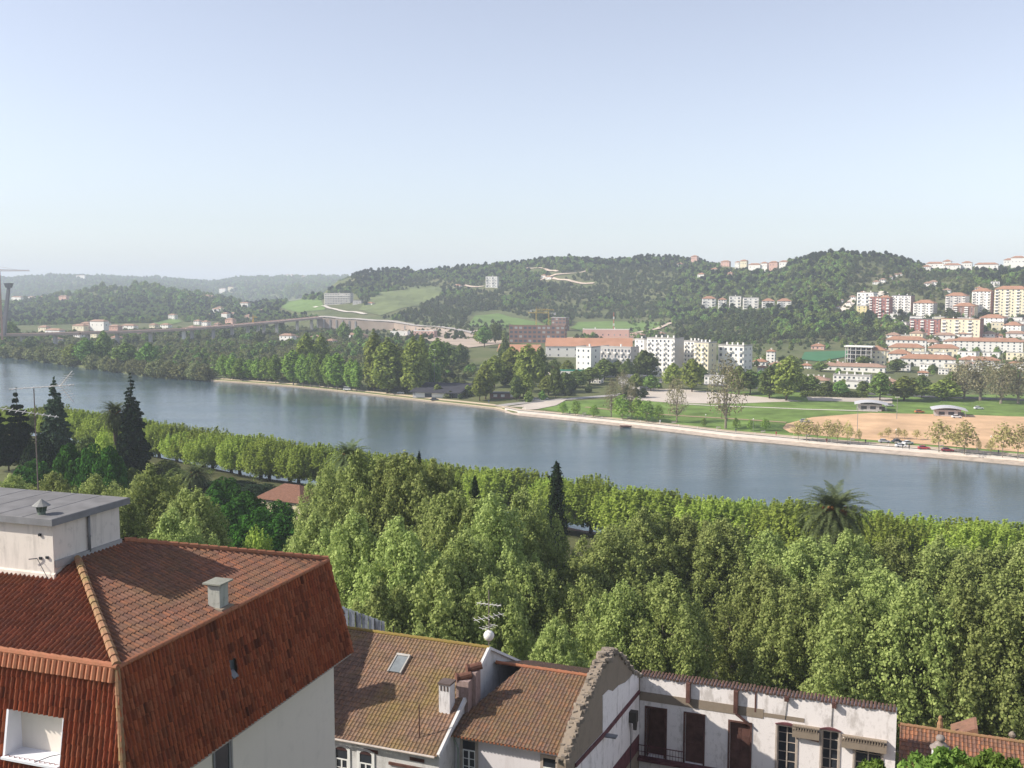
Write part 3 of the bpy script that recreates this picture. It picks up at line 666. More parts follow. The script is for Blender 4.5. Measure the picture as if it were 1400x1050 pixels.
# band of bare rubble under the upper wall, left end
bd = MB(); q0 = xz(1044, 965)[0]
bd.box(.0, q0, -.03, 0, -1.75, -1.15); bd.build('rubble_band', M_mortar, O3)
bd = MB(); bd.box(q0, 10.6, -.02, 0, -1.62, -1.35); bd.build('rubble_band', M_mortar, O3)
for (p0, p1, pz) in ((1084, 1121, 989), (1151, 1213, 1003)):
    xa, z_ = xz(p0, pz); xb, _ = xz(p1, pz); m = MB(); m.box(xa, xb, -.35, 0, z_-.05, z_+.0); m.box(xa, xb, -.3, 0, z_-.75, z_-.25)
    for k_ in range(int((xb-xa)/.16)): m.box(xa+k_*.16, xa+k_*.16+.07, -.33, -.27, z_-.3, z_)
    m.build('broken_cornice', M_mortar, O3)
# stubs of posts and beams on the upper wall
for (px, pyt, pyb) in ((942, 932, 959), (1007, 943, 973), (1076, 951, 957), (1141, 959, 966)):
    x, z1 = xz(px, pyt); _, z0 = xz(px, pyb); MB().box(x-.13, x+.13, -.32, 0, z0, z1).build('beam_stub', M_brown, O3)
x = xz(1033, 960)[0]; MB().box(x-.05, x+.05, -.04, 0, -1.4, -.1).build('wall_seam', M_brown, O3)
for px in (1076, 1138): 
    x = xz(px, 970)[0]; MB().tube((x, -.03, -.35), (x+rnd.uniform(-.1, .1), -.03, -1.6), .018, .018, 5).build('cable', dark, O3)
pl = MB(); a_ = xz(1007, 973); b_ = xz(1028, 990); pl.tube((a_[0], -.3, a_[1]), (b_[0], -.15, b_[1]-.1), .1, .08, 6); pl.build('leaning_beam', M_brown, O3); pl = MB(); a_ = xz(1091, 1004); b_ = xz(1120, 1012); pl.tube((a_[0], -.2, a_[1]), (b_[0], -.2, b_[1]), .07, .07, 6)
pl.build('leaning_beam', M_brown, O3)
# crumbling tile coping along the facade top
cp = MB()
for i in range(72):
    x = i*.222; cp.tube((x+.1, -.12+rnd.uniform(-.04, .04), .0+rnd.uniform(-.05, .03)), (x+.1, .62, .10+rnd.uniform(-.05, .03)), .085, .08, 6)
cp.build('coping_tile', tilemat('coping', [(.14, .075, .06)], (.10, .09, .06), .6, (.04, .03, .03), .7, 1.2), O3)
# balcony, ledge and charred floor at the left end of the facade
ba = MB(); ba.box(0.02, 10.5, -.5, 0, -5.75, -5.55); ba.build('ledge', M_maroon, O3)
rl = MB()
for i in range(16): rl.box(.08+i*.19, .1+i*.19, -.42, -.4, -5.55, -4.65)
rl.box(.05, 3.05, -.43, -.39, -4.68, -4.63); rl.box(.05, 3.05, -.43, -.39, -5.1, -5.07); rl.build('balcony_railing', M_maroon, O3)
lm = MB(); y_, z_ = yz(861, 982); lm.box(0, .5, y_-.25, y_+.25, z_-.2, z_+.5); lm.tube((.35, y_, z_-.2), (.35, y_, z_-.7), .16, .12, 8); lm.build('wall_lamp', plain('rusty_lamp', (.07, .06, .05)), O3)
MB().tube((.05, y_+.15, z_-.4), (.05, y_+.15, -8), .025).build('cable', dark, O3)
y_, z_ = yz(826, 1005); MB().box(0, .75, y_-.2, y_+.3, z_-.05, z_+.02).build('tin_ledge', M_fascia, O3)
MB().box(0, 16, -15, 0, -16, -9.5).build('debris_floor', plain('rubble_floor', (.16, .13, .11), .95, .1, .5, 1.5, .1), O3)
# house at the right end
O4 = frame_obj('end_house', 'orange-brown tiled house at the right end of the ruin, behind the stone finial', 'house', G, E1)
rr = gl(1225, 990, (0, 3.5, 0), (0, 1, 0)); x0 = 16.2
tiles('roof', T_right, O4, (x0, -5.6, rr.z-3.9), (1, 0, 0), (0, 9.1, 3.9), 15, 9.9, .24, .34, .035, .035, clips=[((0, 3.5, 0), (0, 1, 0))], ns=6)
tiles('rear_roof', T_right, O4, (x0+15, 12.6, rr.z-3.9), (-1, 0, 0), (0, -9.1, 3.9), 15, 9.9, .24, .34, .035, .035, clips=[((0, 3.5, 0), (0, -1, 0))], ns=4)
ridge('roof_ridge', T_ridge, O4, (x0, 3.5, rr.z), (x0+15, 3.5, rr.z), .12, .42)
w = MB(); w.box(x0+.1, x0+15, -5.2, 12.2, -16, rr.z-3.95); w.hull([(x0+.05, -5.2, rr.z-3.96), (x0+.35, -5.2, rr.z-3.96), (x0+.35, 12.2, rr.z-3.96), (x0+.05, 12.2, rr.z-3.96)], [(x0+.05, 3.4, rr.z-.1), (x0+.35, 3.4, rr.z-.1), (x0+.35, 3.6, rr.z-.1), (x0+.05, 3.6, rr.z-.1)]); w.build('wall', M_white2, O4)
q = gl(1336, 1000, (0, 4, 0), (0, 1, 0)); MB().hull([(q.x-1.5, 3.6, rr.z-.3), (q.x+.1, 3.6, rr.z-.3), (q.x+.1, 5.5, rr.z-.3), (q.x-1.5, 5.5, rr.z-.3)], [(q.x-.15, 3.6, rr.z+.4), (q.x+.0, 3.6, rr.z+.42), (q.x+.0, 5.5, rr.z+.42), (q.x-.15, 5.5, rr.z+.4)]).build('dormer_gable', T_right, O4)
q = gl(1285, 1000, (0, 3.7, 0), (0, 1, 0)); MB().lathe((q.x, 3.75, rr.z), [(.2, -.2), (.18, .35), (.11, .55), (.13, .75), (.04, .9)], 8).build('ridge_ornament', T_ridge, O4)
q = gl(1384, 1003, (0, 3.7, 0), (0, 1, 0)); MB().lathe((q.x, 3.75, rr.z), [(.1, -.1), (.1, .1), (.2, .22), (.2, .36), (.08, .5)], 8).build('ridge_ornament', M_stone, O4)
# stone finial on its pyramid in front of the end house
Pf = Vector(at(1285, 1033, 50.))
Fi = thing('stone_finial', 'grey stone ball finial on a stepped pyramid cap, in front of orange-brown roof', 'finial', Pf)
m = MB(); m.lathe((0, 0, 0), [(.5, .38), (.5, .44), (.36, .54), (.26, .68), (.12, .76), (.21, .83), (.23, .93), (.18, 1.03), (.06, 1.08)], 16); m.build('ball_finial', plain('old_grey_stone', (.25, .21, .19), .95, .1, .3, 4, .02), Fi, True)
MB().box(-.3, .3, -.3, .3, -14, .38).build('pier', M_oldwall, Fi)
# corrugated fence behind the moss-roofed house
sa = Vector(at(466, 829, 72)); sb_ = Vector(at(526, 851, 72)); 
F_ = thing('corrugated_wall', 'bluish white weathered corrugated sheet wall behind the mossy roof', 'wall', (sa.x, sa.y, sa.z), math.atan2(sb_.y-sa.y, sb_.x-sa.x))
m = MB(); L_ = sb_.x-sa.x; n = 26; dz = (sb_.z-sa.z)
for i in range(n):
    x = -3+(L_+3)*i/n; x2 = -3+(L_+3)*(i+1)/n; zt2 = dz*(x/L_); y = .05 if i % 2 else -.05
    m.hull([(x, y, -6), (x2-.03, y, -6), (x2-.03, y+.04, -6), (x, y+.04, -6)], [(x, y, zt2), (x2-.03, y, zt2+dz/n), (x2-.03, y+.04, zt2+dz/n), (x, y+.04, zt2)])
m.build('sheet_panel', stained('blue_grey_sheet', (.40, .45, .52), (.07, .08, .10), .9, 1.2, 3.0), F_)
m = MB()
for i in range(6): x = -3+i*1.35; m.box(x, x+.08, -.09, -.06, -6, dz*x/L_)
m.build('post', dark, F_)
# aerials
def yagi(m, c, d, L, n, s0, s1):
    c = Vector(c); d = Vector(d).normalized(); m.tube(c-d*L*.5, c+d*L*.5, .022, .022, 6); side = d.cross(Vector((0, 0, 1))).normalized()
    for i in range(n):
        p = c-d*L*.5+d*L*(i+.5)/n; l = s0+(s1-s0)*i/n; m.tube(p-side*l, p+side*l, .012, .012, 4)
b_ = Vector(at(53, 688, 44)); t_ = Vector(at(50, 531, 44)); t_.x = b_.x
AN = thing('roof_aerial', 'tall thin aerial mast with two long booms, behind the grey rooftop box', 'aerial', (b_.x, b_.y, A.z+2.0))
m = MB(); hh_ = t_.z-A.z-2; m.tube((0, 0, 0), (0, 0, hh_), .035, .022, 6); m.build('mast', plain('rusty_mast', (.17, .14, .13)), AN)
q1 = Vector(at(20, 560, 44)); q2 = Vector(at(78, 572, 44)); z1 = (q1.z+q2.z)/2+.05-A.z-2; zz2 = Vector(at(50, 531, 44)).z-A.z-2
m = MB(); yagi(m, (-.2, 0, z1), (1, .35, -.22), 2.3, 9, .75, .45); m.build('antenna_boom', plain('pale_aluminium', (.62, .60, .58), .5), AN)
m = MB(); yagi(m, (.3, .1, zz2+.05), (1, .3, .05), 2.6, 7, .5, .4)
for a_ in (.75, -.75): 
    for k_ in range(5): m.tube((1.15+k_*.09, -.4, zz2+.1+a_*(.12+.13*k_)), (1.15+k_*.09, .6, zz2+.1+a_*(.12+.13*k_)), .012, .012, 4)
m.tube((1.1, .1, zz2+.1), (1.65, .1, zz2+.75), .02); m.tube((1.1, .1, zz2+.1), (1.65, .1, zz2-.6), .02); m.build('antenna_boom', bpy.data.materials['pale_aluminium'], AN)
gb = G+E1*(-7.2)+Vector((-E1.y, E1.x, 0))*(-8.75)
A3 = thing('ball_aerial', 'aerial with white ball and crossed rods on the mossy roof gable peak', 'aerial', (gb.x, gb.y, gb.z+r1z))
m = MB(); m.tube((0, 0, 0), (0, 0, 3.6), .04, .03, 6); m.build('mast', bpy.data.materials['rusty_mast'], A3)
m = MB(); m.lathe((0, 0, .75), [(.05, -.33), (.2, -.26), (.3, -.12), (.33, 0.02), (.3, .14), (.2, .27), (.05, .33)], 14); m.build('ball', white, A3, True)
m = MB(); yagi(m, (0, 0, 1.9), (1, .5, .08), 2.0, 6, .5, .4); yagi(m, (0, 0, 2.7), (1, -.4, 0), 1.6, 6, .4, .3); yagi(m, (0, 0, 1.3), (.6, .8, 0), 1.2, 4, .4, .3); m.build('antenna_boom', bpy.data.materials['pale_aluminium'], A3)
# ---------------------------------------------------------------- trees
def leafmesh(name, P, N, size, asp, mat, updir=0.0, seed=0):
    r = np.random.default_rng(seed); n = len(P)
    N = N/np.maximum(np.linalg.norm(N, axis=1, keepdims=True), 1e-6)
    R_ = r.normal(size=(n, 3)); R_[:, 2] += updir*3
    b = R_ - N*np.sum(R_*N, axis=1, keepdims=True); b /= np.maximum(np.linalg.norm(b, axis=1, keepdims=True), 1e-6)
    t = np.cross(N, b); s = (size*r.uniform(.6, 1.4, n))[:, None]
    k = r.uniform(.1, .35, (n, 1))
    V = np.stack([P-b*s*.5*asp, P+t*s*.5+N*s*k*.2-b*s*.08, P+b*s*.5*asp, P-t*s*.5+N*s*k*.2-b*s*.08], 1).reshape(-1, 3)
    me = bpy.data.meshes.new(name); me.vertices.add(n*4); me.loops.add(n*4); me.polygons.add(n)
    me.vertices.foreach_set('co', V.astype(np.float32).ravel()); me.loops.foreach_set('vertex_index', np.arange(n*4, dtype=np.int32))
    me.polygons.foreach_set('loop_start', np.arange(n, dtype=np.int32)*4); me.polygons.foreach_set('loop_total', np.full(n, 4, np.int32))
    me.materials.append(mat); me.update(calc_edges=True); return me
def crown(name, mat, H, Rr, zb, p=2.0, nc=50, cr=.22, ch=1.3, lv=300, ls=.3, asp=1.3, up=.3, low=.4, seed=1, taper=0.0, jit=.55, shell=(.5, .95), point=.8, tuft=0, tr=.3):
    """leaf cloud built of upright leafy clumps set through the crown; returns mesh and clump centres"""
    r = np.random.default_rng(seed); Pn = []; Nn = []; cs = []
    hh = H-zb
    lop = 1+.22*np.sin(np.arange(3)*2+seed)
    for i in range(nc):
        a = i*2.39996+r.uniform(-.3, .3); s = (i+.5)/nc; s = min(1, max(0, s+r.uniform(-.06, .06)))
        e = max(0, 1-abs(2*(s**(1/(1+low)))-1)**p)**(1/p)*(1-taper*s)
        Rl = Rr*(1+.14*math.sin(a*2+seed)+.10*math.sin(a*3+seed*2))
        c_r = cr*Rr*r.uniform(.7, 1.3)*(1-.35*taper*s)
        rad = max(0, Rl*e-c_r*.6)*r.uniform(*shell)
        c = np.array([rad*math.cos(a), rad*math.sin(a), zb+c_r+s*(hh-c_r*(1+ch))]); cs.append(c)
        n = int(lv*r.uniform(.7, 1.3)*(c_r/(cr*Rr))**2)
        h = r.uniform(-1, 1, n)**1; th = r.uniform(0, 2*math.pi, n)
        rr = np.where(h < 0, np.sqrt(np.maximum(0, 1-h*h)), np.maximum(0, 1-h)**point)
        q = r.uniform(.6, 1.08, n)**.6
        wob = 1+.25*np.sin(th*3+i)+.2*np.sin(h*5+i*1.7)
        if tuft:   # leaves gathered in small tufts at twig ends
            nt_ = max(3, n//tuft); idx = r.integers(0, nt_, n); h = h[:nt_][idx]; th = th[:nt_][idx]; q = q[:nt_][idx]; rr = rr[:nt_][idx]; wob = wob[:nt_][idx]
        x = rr*np.cos(th)*q*wob*c_r; y = rr*np.sin(th)*q*wob*c_r; z = h*c_r*ch*np.where(h < 0, .8, 1.15)
        off = r.normal(size=(n, 3))*tr*.55 if tuft else 0
        Pn.append(np.stack([x, y, z], 1)+c+off)
        nn = np.stack([x, y, z/ch+.55*c_r], 1)/c_r; Nn.append(nn*(.55 if tuft else 1)+(off/tr*1.3 if tuft else 0)+r.normal(size=(n, 3))*jit)
    P = np.concatenate(Pn); N = np.concatenate(Nn)
    return leafmesh(name, P, N, ls, asp, mat, up, seed), cs
def trunkmesh(name, mat, H, zb, cs, r0=.4, seed=1, limbs=9, lean=0):
    rn = random.Random(seed); m = MB(); pts = [Vector((0, 0, -1.0))]; n = 4
    for i in range(1, n+1): pts.append(Vector((rn.uniform(-.3, .3)*i*.5+lean*i, rn.uniform(-.3, .3)*i*.5, zb+(H*.62-zb)*i/n if i > 1 else zb)))
    rr = [r0*1.15, r0*.8, r0*.62, r0*.42, r0*.22]
    for i in range(n): m.tube(pts[i], pts[i+1], rr[i], rr[i+1], 7)
    for c in (rn.sample(cs, min(limbs, len(cs))) if limbs else []):
        k = rn.choice([1, 1, 2, 2, 3]); a = pts[k]; c = Vector(c)
        if c.z < a.z: c.z = a.z+1
        mid = a.lerp(c, .5)+Vector((0, 0, -.08*(c-a).length)); m.tube(a, mid, rr[k]*.5, rr[k]*.32, 5); m.tube(mid, c, rr[k]*.32, r0*.06, 5)
    return m.mesh(name, mat)
def proto(kname, leaf, H, Rr, zb, r0=.35, barkm=None, limbs=9, **k):
    me, cs = crown(kname+'_crown', leaf, H, Rr, zb, **k)
    return (trunkmesh(kname+'_trunk', barkm or bark, H, zb, cs, r0, k.get('seed', 1), limbs), me, H)
_rt = random.Random(77)
def plant(pr, name, label, loc, H, group=None, cat='tree', wid=1.0, rz=None):
    s = H/pr[2]
    o = thing(name, label, cat, loc, _rt.uniform(0, 6.28) if rz is None else rz, group, (s*wid, s*wid, s))
    if pr[0]: link('trunk', pr[0], o)
    link('crown', pr[1], o); return o
PLANE = [proto('plane', L_plane, 22, 7.4, 5.5, .45, bark_pale, 16, nc=78, cr=.20, ch=1.45, lv=620, ls=.25, asp=1.2, low=.25, seed=i, p=2.2, jit=.45, up=.1, tuft=9, tr=.42, shell=(.35, 1.0)) for i in range(1, 6)]
QUAY = [proto('quay', L_quay, 13, 5.6, 3.0, .35, bark, 8, nc=300, cr=.10, ch=3.4, lv=75, ls=.22, asp=2.0, up=1.6, low=.15, seed=i+20, p=2.6, shell=(.35, 1.0), point=1.5, jit=.5) for i in range(4)]
PX = {}
# --- big park plane trees: (x pixel, y pixel of the crown top, distance, width factor, what singles it out)
park = [
 (15,652,172,1,'at the left edge behind the rooftop box'),(72,648,168,1,'behind the tall aerial mast'),(130,652,165,1,'below the dark spruce, left of it'),(205,640,150,1.1,'right above the right end of the rooftop box'),
 (262,668,142,.95,'above the rear corner of the mansard roof'),(150,672,140,1,'showing just over the flat roof end'),(235,700,122,.9,'directly behind the tiled rear edge of the mansard roof'),
 (452,640,150,.8,'tall one right of the hip-roofed pavilion'),(490,622,140,1,'tall one below the palm fronds'),(548,620,138,1.05,'tallest crown left of the small cypress tip'),(592,632,142,.9,'beside the tallest park crown on its right'),
 (432,705,118,.9,'crown touching the mansard corner'),(482,705,112,1,'low one above the corrugated wall'),(545,715,108,1,'above the mossy ridge, near its skylight'),(618,672,128,1,'below the small cypress tip'),
 (672,680,124,1,'left of the ball aerial tip, in second row'),(715,672,134,.85,'just left of the tall dark cypress'),(600,770,98,.95,'low one close behind the mossy ridge'),(520,800,96,.8,'low one next to the corrugated wall'),
 (672,790,97,.8,'right behind the ball aerial'),(735,775,112,.8,'dark slim one below the cypress foot'),(760,850,90,.6,'small one behind the brown roof ridge'),
 (838,722,130,1,'first big crown right of the cypress'),(880,700,136,1,'tall one between cypress and palm, nearer the cypress'),(935,705,138,1,'tall one midway between cypress and palm'),(992,712,134,1,'one left of the palm by two crowns'),
 (1050,728,132,.95,'one just left of the palm'),(852,800,104,.8,'low one behind the stepped gable'),(915,790,103,.9,'low one over the first ruined doorway'),
 (1090,800,104,.9,'low one over the arched windows'),(1108,738,126,1,'crown right below the palm'),(1160,728,128,1,'crown on the lower right of the palm'),(1222,738,130,1,'second crown right of the palm'),
 (1285,738,128,1,'third crown right of the palm'),(1345,752,124,1,'fourth crown right of the palm'),(1398,745,122,1,'cut by the right edge of the photo'),(1170,810,98,.9,'low one over the end of the ruined facade'),
 (1250,800,96,.9,'low one behind the stone finial'),(1325,805,95,.9,'low one behind the small dormer gable'),(1395,815,93,.9,'low one in the right lower corner'),(1040,770,112,.9,'middle one over the facade beams'),
 (800,790,112,.8,'slim one above the stepped gable top'),(700,760,112,.8,'middle one between aerial and cypress'),(1140,775,110,.9,'middle one under the palm in front row'),(1205,780,108,.9,'middle one in front row right of the palm'),(640,730,112,.9,'middle one over the ball aerial, left of it')]
for i, (px, py, Y, wf, ph) in enumerate(park):
    p = at(px, py, Y); z0 = tz(p[0], p[1])-.1; H = p[2]-z0
    pr = PLANE[i % 5]; plant(pr, 'plane_tree', 'leafy plane tree in the park, '+ph, (p[0], p[1], z0), H, 'big plane trees in the park', wid=wf*.93*min(1.15, 22/H))
# --- quay row of yellow-green planes
tops = np.array([(-60,553),(0,556),(60,556),(110,560),(150,566),(200,577),(240,583),(300,590),(400,603),(500,617),(600,632),(660,638),(760,652),(800,652),(870,668),(950,676),(1000,680),(1100,684),(1200,699),(1300,708),(1400,716),(1500,726)], float)
row = []
p = -30.0
while p < 1470:
    Y = float(Yn(p))-7; row.append((p, Y)); dx = 9.2/Y*1400*.93; p += dx
n = len(row); cnt = {}
for i, (p, Y) in enumerate(row):
    for k in (0, 1):
        y = Y-(k*10.0); x = (p+(k*12)-700)/1406*y; z0 = tz(x, y)-.1
        tp = np.interp(p, tops[:,0], tops[:,1])+_rt.uniform(-4, 3)+k*6; H = at(p, tp, y)[2]-z0
        if k == 1 and i % 2 and p > 420: continue
        cnt[k] = cnt.get(k, 0)+1; ph = ordn(cnt[k]-1, n if k == 0 else 999)
        lb = f'pale yellow-green plane tree at the water, {ph} in the riverside row' if k == 0 else f'pale yellow-green plane tree in the second line behind the riverside row, {ph}'
        plant(QUAY[(i+k) % 4], 'riverside_plane_tree', lb, (x, y, z0), H, 'clipped plane trees along the river', wid=1.62*13/H*_rt.uniform(.85, 1.15))
# --- conifers
def conifer(name, leaf, H, Rr, zb, tiers=22, per=11, droop=.25, seed=1, ls=.35, open_top=.0, r0=.4):
    r = random.Random(seed); rn = np.random.default_rng(seed); P = []; N = []; m = MB(); m.tube((0, 0, -1), (0, 0, H), r0, .04, 7)
    for t in range(tiers):
        s = t/(tiers-1); z = zb+(H-zb)*s; R_ = Rr*(1-s)**.85*(1+.15*math.sin(t*2.1))+.15
        for k in range(per if s < .8 else max(4, per//2)):
            a = k*2*math.pi/per+t*1.1+r.uniform(-.2, .2); L = R_*r.uniform(.75, 1.12); d = Vector((math.cos(a), math.sin(a), 0))
            base = Vector((0, 0, z)); tip = base+d*L+Vector((0, 0, -droop*L+.12*L*r.random())); m.tube(base, tip, .06, .015, 4)
            nl = int(L*(42 if s < 1-open_top else 9)); u = rn.uniform(.12, 1, nl)**.7; w = (1-u*.7)*L*.22+.1
            Q = np.array(base)[None]+(np.array(tip)-np.array(base))[None]*u[:, None]+rn.normal(size=(nl, 3))*w[:, None]*.5*np.array([1, 1, .45])
            P.append(Q); N.append(rn.normal(size=(nl, 3))*.6+np.array([d.x*.4, d.y*.4, .8]))
    return (m.mesh(name+'_trunk', bark), leafmesh(name+'_crown', np.concatenate(P), np.concatenate(N), ls, 1.5, leaf, 0, seed), H)
SPR = conifer('spruce', L_dark, 24, 5.4, 3, 34, 12, .4, 3, .4, .3)
CON2 = conifer('cedar', leafmat('blue_needles', (.05, .085, .05), (.11, .16, .09), .1), 22, 6.2, 2, 34, 15, .2, 5, .42, .0)
CON3 = conifer('dark_pine', L_dark, 18, 6, 6, 12, 13, .02, 7, .5, .0)
def stand(pr, name, label, px, pyt, Y, wid=1.0, cat='tree', group=None, zoff=-.1):
    p = at(px, pyt, Y); z0 = tz(p[0], p[1])+zoff; H = p[2]-z0
    return plant(pr, name, label, (p[0], p[1], z0), H, group, cat, wid*pr[2]/H if wid > 0 else -wid)
stand(SPR, 'spruce', 'dark drooping spruce with bare spiky top, standing before the river', 178, 511, 255, 1.0)
stand(CON2, 'cedar', 'blue-green cedar behind the tall aerial', 73, 517, 262, .95)
stand(CON3, 'dark_pine', 'dark flat-topped pine at the left, beside the short aerial', 22, 531, 262, .75)
stand(CON3, 'dark_pine', 'dark pine cut by the left edge of the photo', -8, 543, 255, .7)
CYP = proto('cypress', L_cyp, 18, 2.6, .6, .25, None, 0, nc=90, cr=.42, ch=1.6, lv=170, ls=.26, taper=.75, low=-.2, p=3, seed=9, up=.6, shell=(.3, 1))
stand(CYP, 'cypress', 'tall slim dark cypress standing before the river, right of the middle', 761, 630, 175, 1.05)
stand(CYP, 'cypress', 'small dark cypress tip poking out between the park planes', 649, 650, 165, .7)
stand(CYP, 'cypress', 'dark tip of a cypress beside the tallest park crown', 573, 617, 185, .6)
BALL = [proto('round', L_shiny, 8, 3.6, 1.0, .2, None, 5, nc=34, cr=.3, ch=.8, lv=300, ls=.26, seed=30+i, point=.5, low=-.15, p=2.4) for i in range(2)]
balls = [(94,608,225,'small round bright green tree right of the tall aerial'),(125,606,222,'round green tree left of the spruce trunk'),(150,612,215,'bright round tree at the spruce foot'),(305,652,208,'rounded green tree left of the pavilion, at the back'),
 (338,673,196,'green ball tree left of the pavilion wall'),(380,684,190,'green ball tree before the pavilion roof corner'),(318,688,184,'rounded green tree between plane and pavilion'),(350,697,176,'larger green ball tree below the pavilion'),
 (386,706,172,'green ball tree below the pavilion, right one'),(345,712,166,'low green ball tree above the mansard ridge'),(298,672,200,'rounded tree beside the grey palm'),(48,628,235,'low round tree under the dark pines'),(370,735,158,'lowest green ball tree above the mansard ridge')]
for i, (px, py, Y, ph) in enumerate(balls): stand(BALL[i % 2], 'round_tree', ph, px, py, Y, 1.35 if i > 2 else 1.1, group='small round green trees')
MIDT = [proto('park_tree', L_mid, 10, 5, 1.5, .25, None, 5, nc=46, cr=.26, ch=1.1, lv=150, ls=.38, seed=44+i, up=.3) for i in range(2)]
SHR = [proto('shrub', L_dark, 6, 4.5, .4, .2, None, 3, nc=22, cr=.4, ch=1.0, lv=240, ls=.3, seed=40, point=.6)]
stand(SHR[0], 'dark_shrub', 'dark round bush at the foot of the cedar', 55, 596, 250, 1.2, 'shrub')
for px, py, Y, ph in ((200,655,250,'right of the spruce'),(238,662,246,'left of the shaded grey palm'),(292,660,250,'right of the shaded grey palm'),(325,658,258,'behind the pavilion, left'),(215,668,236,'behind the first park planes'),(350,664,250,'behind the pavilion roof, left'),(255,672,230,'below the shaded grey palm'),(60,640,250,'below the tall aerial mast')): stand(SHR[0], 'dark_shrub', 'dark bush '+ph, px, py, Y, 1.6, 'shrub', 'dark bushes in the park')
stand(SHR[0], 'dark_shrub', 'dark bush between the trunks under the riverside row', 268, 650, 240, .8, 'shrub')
FILL = [(215,650,232,'behind the rooftop box, beside the shaded grey palm'),(300,655,236,'between riverside row and pavilion, left one'),(240,640,250,'left of the shaded grey palm'),(85,600,285,'behind the cedar'),(120,596,280,'between cedar and spruce'),(10,600,290,'under the dark pines'),(225,628,262,'behind the spruce, at its right'),(180,640,225,'at the foot of the spruce')]
for px, py, Y, ph in FILL: stand(MIDT[px % 2], 'park_tree', 'mid green park tree '+ph, px, py, Y, 1.1, group='mid green park trees')
POPY = proto('golden_bush', L_quay, 9, 4.2, .5, .2, None, 3, nc=120, cr=.16, ch=2.4, lv=60, ls=.28, asp=1.6, up=1, seed=50, point=1)
stand(POPY, 'yellow_green_tree', 'feathery yellow-green tree right above the mansard ridge', 350, 722, 150, 1.0)
stand(POPY, 'yellow_green_tree', 'feathery yellow-green tree beside the spruce', 140, 588, 245, .9)
# --- palms
def palm(name, H, L, nf, seed, dead=.3, trunk_r=.55, flower=False):
    r = random.Random(seed); rn = np.random.default_rng(seed); P = []; N = []; B = []; m = MB(); m.tube((0, 0, -1), (0, 0, H-.6), trunk_r, trunk_r*.85, 9); m.tube((0, 0, H-1.6), (0, 0, H+.1), trunk_r*1.5, trunk_r*.8, 9)
    V = []; F = []
    for f in range(nf):
        a = f*2.39996; el = math.radians(76-122*(f/nf)+r.uniform(-8, 8)); d = Vector((math.cos(a), math.sin(a), 0)); pos = Vector((0, 0, H)); LL = L*r.uniform(.85, 1.1); n = 13; e = el; pts = []
        for k in range(n+1):
            pts.append(pos.copy()); pos = pos+(d*math.cos(e)+Vector((0, 0, math.sin(e))))*(LL/n); e -= math.radians(4.8+4.6*k/n)
        side = Vector((-d.y, d.x, 0)); 
        for k in range(n):
            a_, b_ = pts[k], pts[k+1]; t = (b_-a_).normalized(); upv = side.cross(t)
            w0 = .42*math.sin(math.pi*min(1, (k+.6)/n)**.6)*LL*.23+.05
            for sgn in (-1, 1):
                for q in range(4):
                    u0 = a_.lerp(b_, q/4); u1 = a_.lerp(b_, q/4+.2); tipp = u0+side*sgn*w0*.9+t*w0*.7+upv*w0*(.25-.5*r.random())
                    i = len(V); V += [tuple(u0), tuple(u1), tuple(tipp+t*.05), tuple(tipp)]; F.append((i, i+1, i+2, i+3))
    me = bpy.data.meshes.new(name); me.from_pydata(V, [], F); me.materials.append(L_palm)
    return (m.mesh(name+'_trunk', bark), me, H)
PALM = palm('palm', 12, 5.2, 124, 3)
def put_palm(label, px, pyc, Y, s, Htot=None):
    p = at(px, pyc, Y); z0 = tz(p[0], p[1]); o = thing('palm_tree', label, 'palm', (p[0], p[1], p[2]-12*s), _rt.uniform(0, 6), 'date palms', s)
    link('trunk', PALM[0], o); link('fronds', PALM[1], o)
    ft = MB(); rr_ = random.Random(5)
    for k in range(14):
        a = rr_.uniform(0, 6.28); ft.tube((0, 0, 12), (1.3*math.cos(a), 1.3*math.sin(a), 12.4+rr_.uniform(-.6, .6)), .05, .16, 5)
    ft.build('fruit_stalks', plain('orange_stalks' , (.35, .14, .03)), o); return o
put_palm('big date palm with drooping fronds and orange stalks, rising above the trees at right', 1141, 702, 148, 1.36)
put_palm('date palm whose top fronds show behind the tallest park planes', 478, 626, 200, 1.1)
put_palm('dark date palm leaning out left of the spiky spruce', 157, 566, 256, 1.1)
put_palm('grey palm low in the shade left of the round trees', 268, 650, 235, .9)
# --- pavilion with hipped roof
c = at(389, 690, 205); PV = thing('park_pavilion', 'small cream pavilion with brown hipped tile roof among round trees', 'pavilion', (c[0]+1, c[1]+3, tz(c[0], c[1])), math.radians(-28))
zt_ = at(389, 679, 208)[2]-PV.location.z
MB().box(-5.6, 5.6, -4.2, 4.2, 0, zt_).build('wall', plain('cream_wall', (.62, .54, .38)), PV)
m = MB(); m.hull([(-6.2, -4.8, zt_), (6.2, -4.8, zt_), (6.2, 4.8, zt_), (-6.2, 4.8, zt_)], [(-2, -.15, zt_+2.6), (2, -.15, zt_+2.6), (2, .15, zt_+2.6), (-2, .15, zt_+2.6)]); m.build('roof', plain('pavilion_tiles', (.19, .10, .07), .9, .1, .3, 4, .05), PV)
for x in (-3.5, 0, 3.5): MB().box(x-.6, x+.6, -4.24, -4.19, 1.2, 2.8).build('window', dark, PV)
